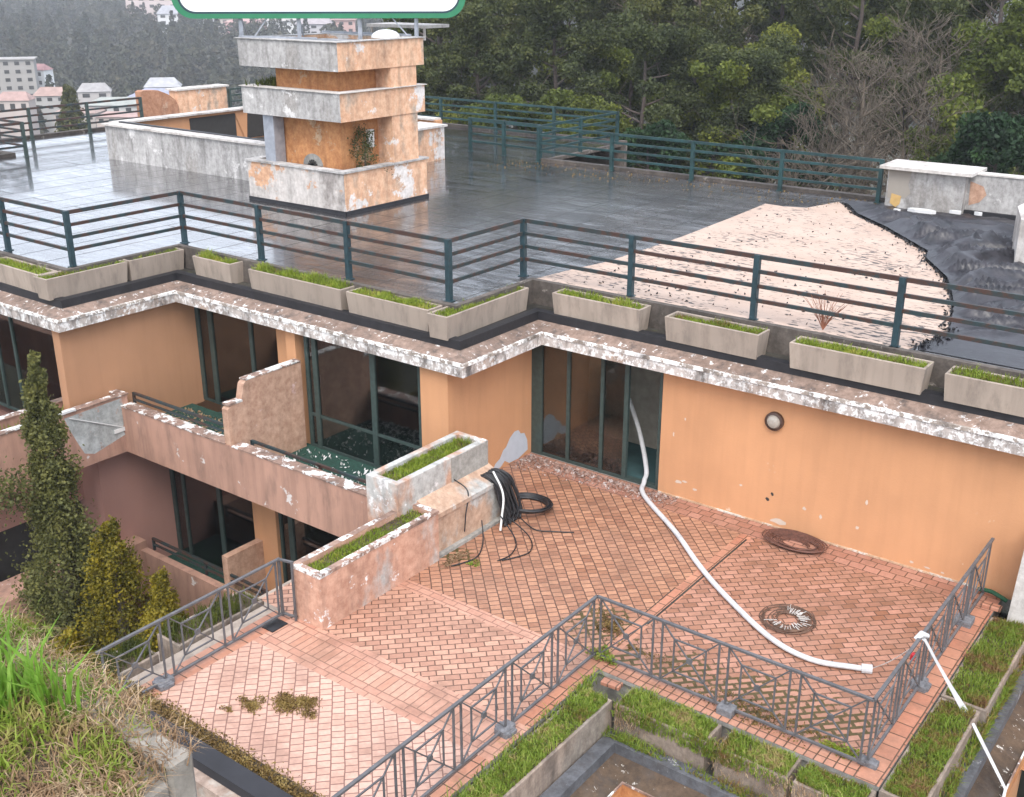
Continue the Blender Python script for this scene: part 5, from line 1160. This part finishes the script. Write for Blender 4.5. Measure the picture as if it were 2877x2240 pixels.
# near conifers left
t1 = column_tree('cypress_tree', 8.55, 1.30, 'leaf_cyp', 5, 40000, 0.07, 'tall narrow brownish green conifer in front of the left balconies', pw_=1.0); t1.location = (-18.35, 9.85, -5.6)
n = 900; sb = np.stack([RNG.normal(-18.6, 0.22, n), RNG.normal(9.15, 0.2, n)-0.0, RNG.normal(0.15, 0.22, n)], 1)
V, F = leaves(sb-np.array([-18.35, 9.85, -5.6]), 0.07); npmesh('side_branch', V, F, M['leaf_cyp'], t1, k=4)
for k, (x, y, z, h, r, lab) in enumerate(((-17.0, 10.05, -6.4, 6.2, 1.55, 'golden green conifer just right of the tall brownish one'), (-16.0, 10.35, -6.2, 5.1, 1.15, 'smaller golden conifer in front of the lower pink parapet'), (-15.6, 9.3, -6.5, 4.3, 1.5, 'wide golden conifer behind the left fence'), (-17.2, 9.0, -6.6, 4.4, 1.4, 'dull golden conifer low beside the tall grass'))):
    t_ = column_tree('golden_conifer', h, r, 'leaf_gold', 20+k, 22000, 0.065, lab, 'golden conifers below the terrace', jag=0.8, taper=0.85); t_.location = (x, y, z)
q = MB(); n = 9000; P_ = np.stack([RNG.uniform(-30, -12.5, n), RNG.uniform(3, 12, n), -6.6+0.5*RNG.random(n)], 1); V, F = leaves(P_, 0.22); o = npmesh('undergrowth', V, F, M['leaf_dark'], k=4); tag(o, 'dark undergrowth at the foot of the building', 'undergrowth', kind='stuff')
n = 2500; P_ = np.stack([RNG.uniform(-2.0, 3, n), RNG.uniform(7, 20, n), -4.5+0.8*RNG.random(n)], 1); V, F = leaves(P_, 0.3); o = npmesh('undergrowth', V, F, M['leaf_ever'], k=4); tag(o, 'dark greenery below the lower right gutter', 'undergrowth', kind='stuff')

# tree belt on the right
GT2 = 'trees behind the far roof edge'
protos = {
 'olive': make_tree('broadleaf_tree', 14, 4.6, 'leaf_olive', 1, 34000, 0.15),
 'yellow': make_tree('broadleaf_tree', 13, 3.8, 'leaf_yellow', 2, 26000, 0.14),
 'dark': make_tree('pine_tree', 17, 4.4, 'leaf_dark', 3, 34000, 0.15),
 'ever': make_tree('evergreen_tree', 12, 3.4, 'leaf_ever', 4, 26000, 0.15),
 'bare': make_tree('bare_tree', 15, 4.6, None, 5, bare=True, trunk_h=0.15),
 'bare2': make_tree('bare_tree', 12, 4.0, None, 9, bare=True, trunk_h=0.1)}
def place(kind, u, dist, s, lab, used=set(), zoff=0.0):
    """u in photo columns -> azimuth; dist in metres"""
    a = math.atan2(u-1091.5, 2521.0); d = Fh*math.cos(a)+Rt*math.sin(a)
    x, y = CAM.x+d.x*dist, CAM.y+d.y*dist
    o = protos[kind] if kind not in used else copy_tree(protos[kind]); used.add(kind)
    o.location = (x, y, -7.2+zoff); o.scale = (s, s, s); o.rotation_euler = (0, 0, (u*7.3+dist) % 6.28); tag(o, lab, 'tree', GT2); return o
belt = [('yellow', 930, 52, 0.85, 'yellow green tree just right of the billboard'), ('dark', 1010, 60, 1.0, 'dark pine right of the billboard'), ('olive', 1090, 49, 0.9, 'olive green tree above the short far railing'),
 ('dark', 1180, 56, 1.05, 'dark pine behind the light green tree'), ('yellow', 1270, 46, 0.95, 'bright yellow green tree right of centre above the far railing'), ('olive', 1350, 58, 1.05, 'olive tree with gaps of light through its crown'),
 ('ever', 1420, 45, 1.0, 'dark ivy covered tree behind the far railing'), ('dark', 1500, 60, 1.15, 'large dark pine behind the middle of the far railing'), ('olive', 1580, 50, 1.0, 'olive tree over the middle of the far railing'),
 ('ever', 1720, 47, 1.05, 'deep green tree above the exposed beige patch'), ('yellow', 1660, 55, 1.15, 'tall yellow green tree above the beige patch'),
 ('bare2', 1800, 42, 1.0, 'bare tangled tree left of the capped block'), ('bare', 1880, 44, 1.0, 'bare tree with a straight trunk behind the capped block'), ('dark', 1850, 60, 1.2, 'dark pine behind the bare trees'),
 ('bare2', 1960, 45, 1.15, 'bare twiggy tree right above the capped block'), ('olive', 1990, 62, 1.2, 'olive pine crown above the bare trees'), ('bare', 2040, 50, 1.05, 'bare tree over the parapet wall'),
 ('yellow', 2100, 44, 0.9, 'yellow green tree near the right border'), ('ever', 2180, 41, 1.1, 'dark evergreen at the right border'), ('dark', 2150, 55, 1.2, 'dark pine at the right border'),
 ('dark', 1330, 70, 1.25, 'distant dark pine right of centre'), ('dark', 1670, 72, 1.3, 'distant dark pine behind the yellow green tree'), ('olive', 2240, 50, 1.2, 'olive tree cut by the right border'),
 ('dark', 1385, 50, 0.95, 'feathery dark pine left of the middle of the railing'), ('dark', 1600, 49, 0.9, 'dark pine close behind the middle railing posts'), ('olive', 860, 64, 0.95, 'low olive tree seen under the billboard'), ('dark', 945, 66, 1.35, 'tall dark pine just right of the billboard'), ('olive', 1010, 72, 1.6, 'tall olive tree filling the gap right of the billboard'), ('dark', 1100, 75, 1.5, 'far dark pine above the short far railing'), ('olive', 1210, 74, 1.6, 'far olive tree behind the dark pine'), ('dark', 1420, 78, 1.6, 'far dark pine behind the ivy covered tree'), ('dark', 1560, 78, 1.65, 'far dark pine over the middle of the railing'), ('olive', 1770, 76, 1.65, 'far olive tree left of the bare trees'), ('dark', 1900, 78, 1.7, 'far dark pine behind the capped block'), ('dark', 2040, 76, 1.7, 'far dark pine behind the parapet wall'), ('ever', 1250, 50, 0.9, 'deep green evergreen under the yellow green tree'), ('bare2', 1140, 44, 0.8, 'bare low tree behind the railing right of the tower'), ('bare', 1440, 66, 1.2, 'bare tall tree behind the ivy covered one'), ('ever', 990, 47, 0.75, 'low dark evergreen behind the farthest railing')]
for (kd, u, dist, s, lab) in belt: place(kd, u, dist, s, lab)
n = 16000; a_ = RNG.uniform(-0.12, 0.52, n); d_ = RNG.uniform(36, 64, n); ca, sa = np.cos(a_), np.sin(a_)
P_ = np.stack([(Fh.x*ca+Rt.x*sa)*d_, (Fh.y*ca+Rt.y*sa)*d_, -7+(RNG.random(n)**1.5)*5.5], 1); V, F = leaves(P_, 0.34); o = npmesh('undergrowth', V, F, M['leaf_olive'], k=4); tag(o, 'undergrowth below the trees behind the far railing', 'undergrowth', kind='stuff')
# ------------------------------------------------------------------ town houses
def at(u, v, dist):
    """photo column/row and horizontal distance -> world point"""
    r_ = Rt*((u-1091.5)/2354)-Up*((v-850)/2354)+Fw; hh = math.hypot(r_.x, r_.y); return CAM+r_*(dist/hh)
HB = []
def house(u, v0, v1, wpx, dist, wallc, roofc, lab, flat=False, floors=2, cols=3, ang=0.0, rh=0.25, cat='house'):
    """v0 top of wall, v1 base, wpx width in photo pixels"""
    top = at(u, v0, dist); base = at(u, v1, dist); w_ = wpx/2354*dist; h = top.z-base.z; dp = w_*0.7
    g0 = gh(base.x, base.y); root = empty('town_house' if cat == 'house' else 'apartment_block', (base.x, base.y, base.z), lab, cat)
    a = math.atan2(Rt.y, Rt.x)+ang; ca, sa = math.cos(a), math.sin(a)
    def T(x, y, z): return (base.x+x*ca-y*sa, base.y+x*sa+y*ca, base.z+z)
    wallc = tuple(c_*0.72+0.02 for c_ in wallc); roofc = tuple(c_*0.4+0.06+0.2*sum(roofc)/3 for c_ in roofc); wallc = tuple(c_*0.7+0.3*sum(wallc)/3 for c_ in wallc)
    wm = simple('house_wall_'+lab[:12], wallc, 0.85, var=0.06, vs=0.3); rm = simple('house_roof_'+lab[:12], roofc, 0.85, var=0.2, vs=0.8)
    def tbox(q, x0, x1, y0, y1, z0, z1):
        n_ = len(q.v); q.v += [T(*p) for p in ((x0,y0,z0),(x1,y0,z0),(x1,y1,z0),(x0,y1,z0),(x0,y0,z1),(x1,y0,z1),(x1,y1,z1),(x0,y1,z1))]
        for f_ in ((0,3,2,1),(4,5,6,7),(0,1,5,4),(1,2,6,5),(2,3,7,6),(3,0,4,7)): q.f.append(tuple(n_+i for i in f_)); q.mi.append(0)
    q = MB(); tbox(q, -w_/2, w_/2, 0, dp, -12, h); q.build('wall', wm, root)
    q = MB(); e = w_*0.04
    if flat: tbox(q, -w_/2-e, w_/2+e, -e, dp+e, h+0.003, h+0.25)
    else:
        z1_ = h+w_*rh; P4 = [T(-w_/2-e, -e, h+0.003), T(w_/2+e, -e, h+0.003), T(w_/2+e, dp+e, h+0.003), T(-w_/2-e, dp+e, h+0.003)]; r0, r1 = T(-w_*0.35, dp/2, z1_), T(w_*0.35, dp/2, z1_)
        q.quad(P4[0], P4[1], r1, r0); q.quad(P4[2], P4[3], r0, r1); q.poly([P4[1], P4[2], r1]); q.poly([P4[3], P4[0], r0])
        q.quad(*P4[::-1])
    q.build('roof', rm, root)
    for i in range(cols):
        for k in range(floors):
            q = MB(); x = -w_/2+w_*(i+0.5)/cols; z = h*(k+0.35)/floors; ww = w_/cols*0.22; wh = h/floors*0.22
            tbox(q, x-ww, x+ww, -0.06, 0.02, z, z+wh*2); q.build('window', M['dark'], root)
    return root
WT, TC = (0.80, 0.80, 0.80), (0.42, 0.17, 0.10)
house(36, 128, 215, 78, 300, (0.40, 0.37, 0.33), (0.4, 0.36, 0.32), 'beige grey apartment block at the left border behind the railing', True, 5, 4, 0.3, cat='apartment block')
house(78, 150, 205, 44, 310, (0.86, 0.88, 0.88), (0.4, 0.1, 0.1), 'white house with teal shutters right of the beige block', False, 3, 2, -0.2)
house(348, 186, 210, 66, 300, WT, (0.45, 0.45, 0.48), 'white house with a grey roof above the orange block', False, 2, 3, 0.2)
house(345, 206, 232, 120, 260, (0.55, 0.6, 0.66), (0.30, 0.32, 0.50), 'long low building with a bluish roof behind the left railing', False, 1, 6, 0.0, 0.10)
house(395, 222, 245, 90, 240, (0.72, 0.80, 0.84), (0.55, 0.6, 0.65), 'pale blue flat building behind the orange block', True, 1, 5)
house(205, 196, 232, 60, 270, (0.52, 0.47, 0.44), (0.36, 0.33, 0.32), 'grey brown house right of the dark conifer', False, 2, 2, 0.3)
house(110, 205, 238, 60, 240, (0.45, 0.43, 0.40), (0.45, 0.22, 0.15), 'grey house with a red roof behind the left railing', False, 2, 3, 0.1)
house(30, 215, 245, 60, 220, (0.60, 0.48, 0.42), (0.48, 0.22, 0.16), 'pinkish house under the beige block', False, 1, 3, 0.1)
house(250, 225, 250, 120, 225, (0.62, 0.60, 0.56), (0.35, 0.38, 0.32), 'low pale house seen between the rails left of the brown stub', False, 1, 5, 0.0, 0.1)
house(160, 242, 262, 80, 200, (0.50, 0.42, 0.36), (0.45, 0.25, 0.18), 'salmon house low behind the left railing', False, 1, 5, 0.0, 0.1)
house(250, 250, 268, 80, 190, (0.60, 0.46, 0.38), (0.5, 0.25, 0.2), 'orange house seen through the left railing', False, 1, 4, 0.0, 0.1)
house(325, -8, 22, 100, 560, (0.72, 0.55, 0.52), (0.5, 0.3, 0.25), 'pink villa at the top of the hill', False, 2, 5, 0.0, 0.12)
house(372, 30, 55, 60, 520, WT, (0.35, 0.35, 0.4), 'white house on the hill left of the billboard', False, 2, 3, 0.2)
house(400, 18, 38, 60, 560, (0.45, 0.43, 0.50), (0.25, 0.24, 0.3), 'grey roofed house on the hill behind the white one', False, 1, 3, 0.2)
house(437, 36, 62, 34, 505, (0.85, 0.87, 0.88), (0.6, 0.6, 0.6), 'bright white cube house on the hill', True, 2, 2, 0.1)
house(452, 18, 45, 40, 530, (0.75, 0.66, 0.66), (0.5, 0.4, 0.4), 'pale pink house at the left corner of the billboard', False, 2, 2)
house(545, 48, 62, 120, 500, (0.66, 0.32, 0.28), (0.60, 0.25, 0.2), 'long salmon row house under the billboard', False, 1, 6, 0.0, 0.05)
house(505, 55, 72, 40, 490, (0.68, 0.30, 0.30), (0.62, 0.25, 0.22), 'salmon red house left under the billboard', False, 1, 2)
house(480, 40, 58, 50, 520, (0.72, 0.6, 0.5), (0.5, 0.2, 0.15), 'cream house with a red roof below the billboard corner', False, 1, 3, 0.2)
house(580, 42, 58, 80, 540, (0.78, 0.68, 0.50), (0.55, 0.4, 0.3), 'cream house behind the salmon row', False, 1, 4)
house(620, 45, 75, 90, 470, WT, (0.5, 0.45, 0.42), 'white house seen between the billboard posts', False, 2, 4, 0.2)
house(720, 44, 74, 70, 450, (0.70, 0.36, 0.30), (0.5, 0.2, 0.15), 'red brick house seen between the billboard posts', True, 2, 4, 0.1)
house(670, 52, 78, 70, 440, (0.62, 0.58, 0.62), (0.4, 0.32, 0.34), 'grey house seen between the billboard posts', False, 2, 3, 0.1)
dc = column_tree('cypress_tree', 17, 3.3, 'leaf_cyp', 41, 9000, 0.42, 'dark cypress standing beyond the left roof railing'); p = at(158, 290, 125); dc.location = (p.x, p.y, at(158, 175, 125).z-17); 
ps = at(570, 100, 140)

# far woodland on the hill: crowns of leaf clumps, one mass
rng = np.random.default_rng(4); Ps = []; Sz = []
def cone_pts(x, y, z, h, r, n):
    t_ = rng.random(n)**0.8; a = rng.uniform(0, 6.28, n); rr_ = r*(1-t_*0.92)*np.sqrt(rng.uniform(0.3, 1, n))
    if rng.random() < 0.6: rr_ = r*1.25*np.sqrt(np.clip(1-(t_*2-1)**2, 0, 1))*np.sqrt(rng.uniform(0.2, 1, n)); h = h*0.75
    return np.stack([x+rr_*np.cos(a), y+rr_*np.sin(a), z+0.1*h+t_*h*0.9], 1)
for i in range(3000):
    a = rng.uniform(-0.50, 0.52); d = 150+rng.random()**0.8*620
    if a > 0 and d < 250: d += 150
    x = (Fh.x*math.cos(a)+Rt.x*math.sin(a))*d; y = (Fh.y*math.cos(a)+Rt.y*math.sin(a))*d
    if d < 270 and rng.random() < 0.6: continue
    h = rng.uniform(8, 15); r = rng.uniform(2.2, 4.2); n = 190
    z0_ = gh(x, y); tp_ = Vector((x, y, z0_+h))-CAM; bs_ = Vector((x, y, z0_))-CAM
    tu, tv = 1091.5+2354*tp_.dot(Rt)/tp_.dot(Fw), 850-2354*tp_.dot(Up)/tp_.dot(Fw); bv_ = 850-2354*bs_.dot(Up)/bs_.dot(Fw); ru = 2354*r/d
    if any(d < hb_[4]+12 and hb_[0]-ru < tu < hb_[1]+ru and tv < hb_[3]-2 and bv_ > hb_[2] for hb_ in HB): continue
    Ps.append(cone_pts(x, y, gh(x, y), h, r, n)); Sz.append(np.full(n, 1.3))
V, F = leaves(np.concatenate(Ps), np.concatenate(Sz)); o = npmesh('hill_woodland', V, F, M['farwood'], k=4); tag(o, 'hazy brown green woodland covering the far hillside', 'woodland', kind='stuff')

# ------------------------------------------------------------------ haze
hz = MB(); hz.box(-820, 820, -60, 900, -60, 95)
hm = bpy.data.materials.new('haze'); hm.use_nodes = True; nt = hm.node_tree; nt.nodes.clear()
ho = nt.nodes.new('ShaderNodeOutputMaterial'); pv = nt.nodes.new('ShaderNodeVolumePrincipled')
pv.inputs['Color'].default_value = (0.86, 0.90, 0.96, 1); pv.inputs['Density'].default_value = 0.0005; pv.inputs['Anisotropy'].default_value = 0.0
nt.links.new(pv.outputs[0], ho.inputs['Volume'])
HZ = hz.build('haze', hm); tag(HZ, 'thin pale haze over the valley', kind='stuff')
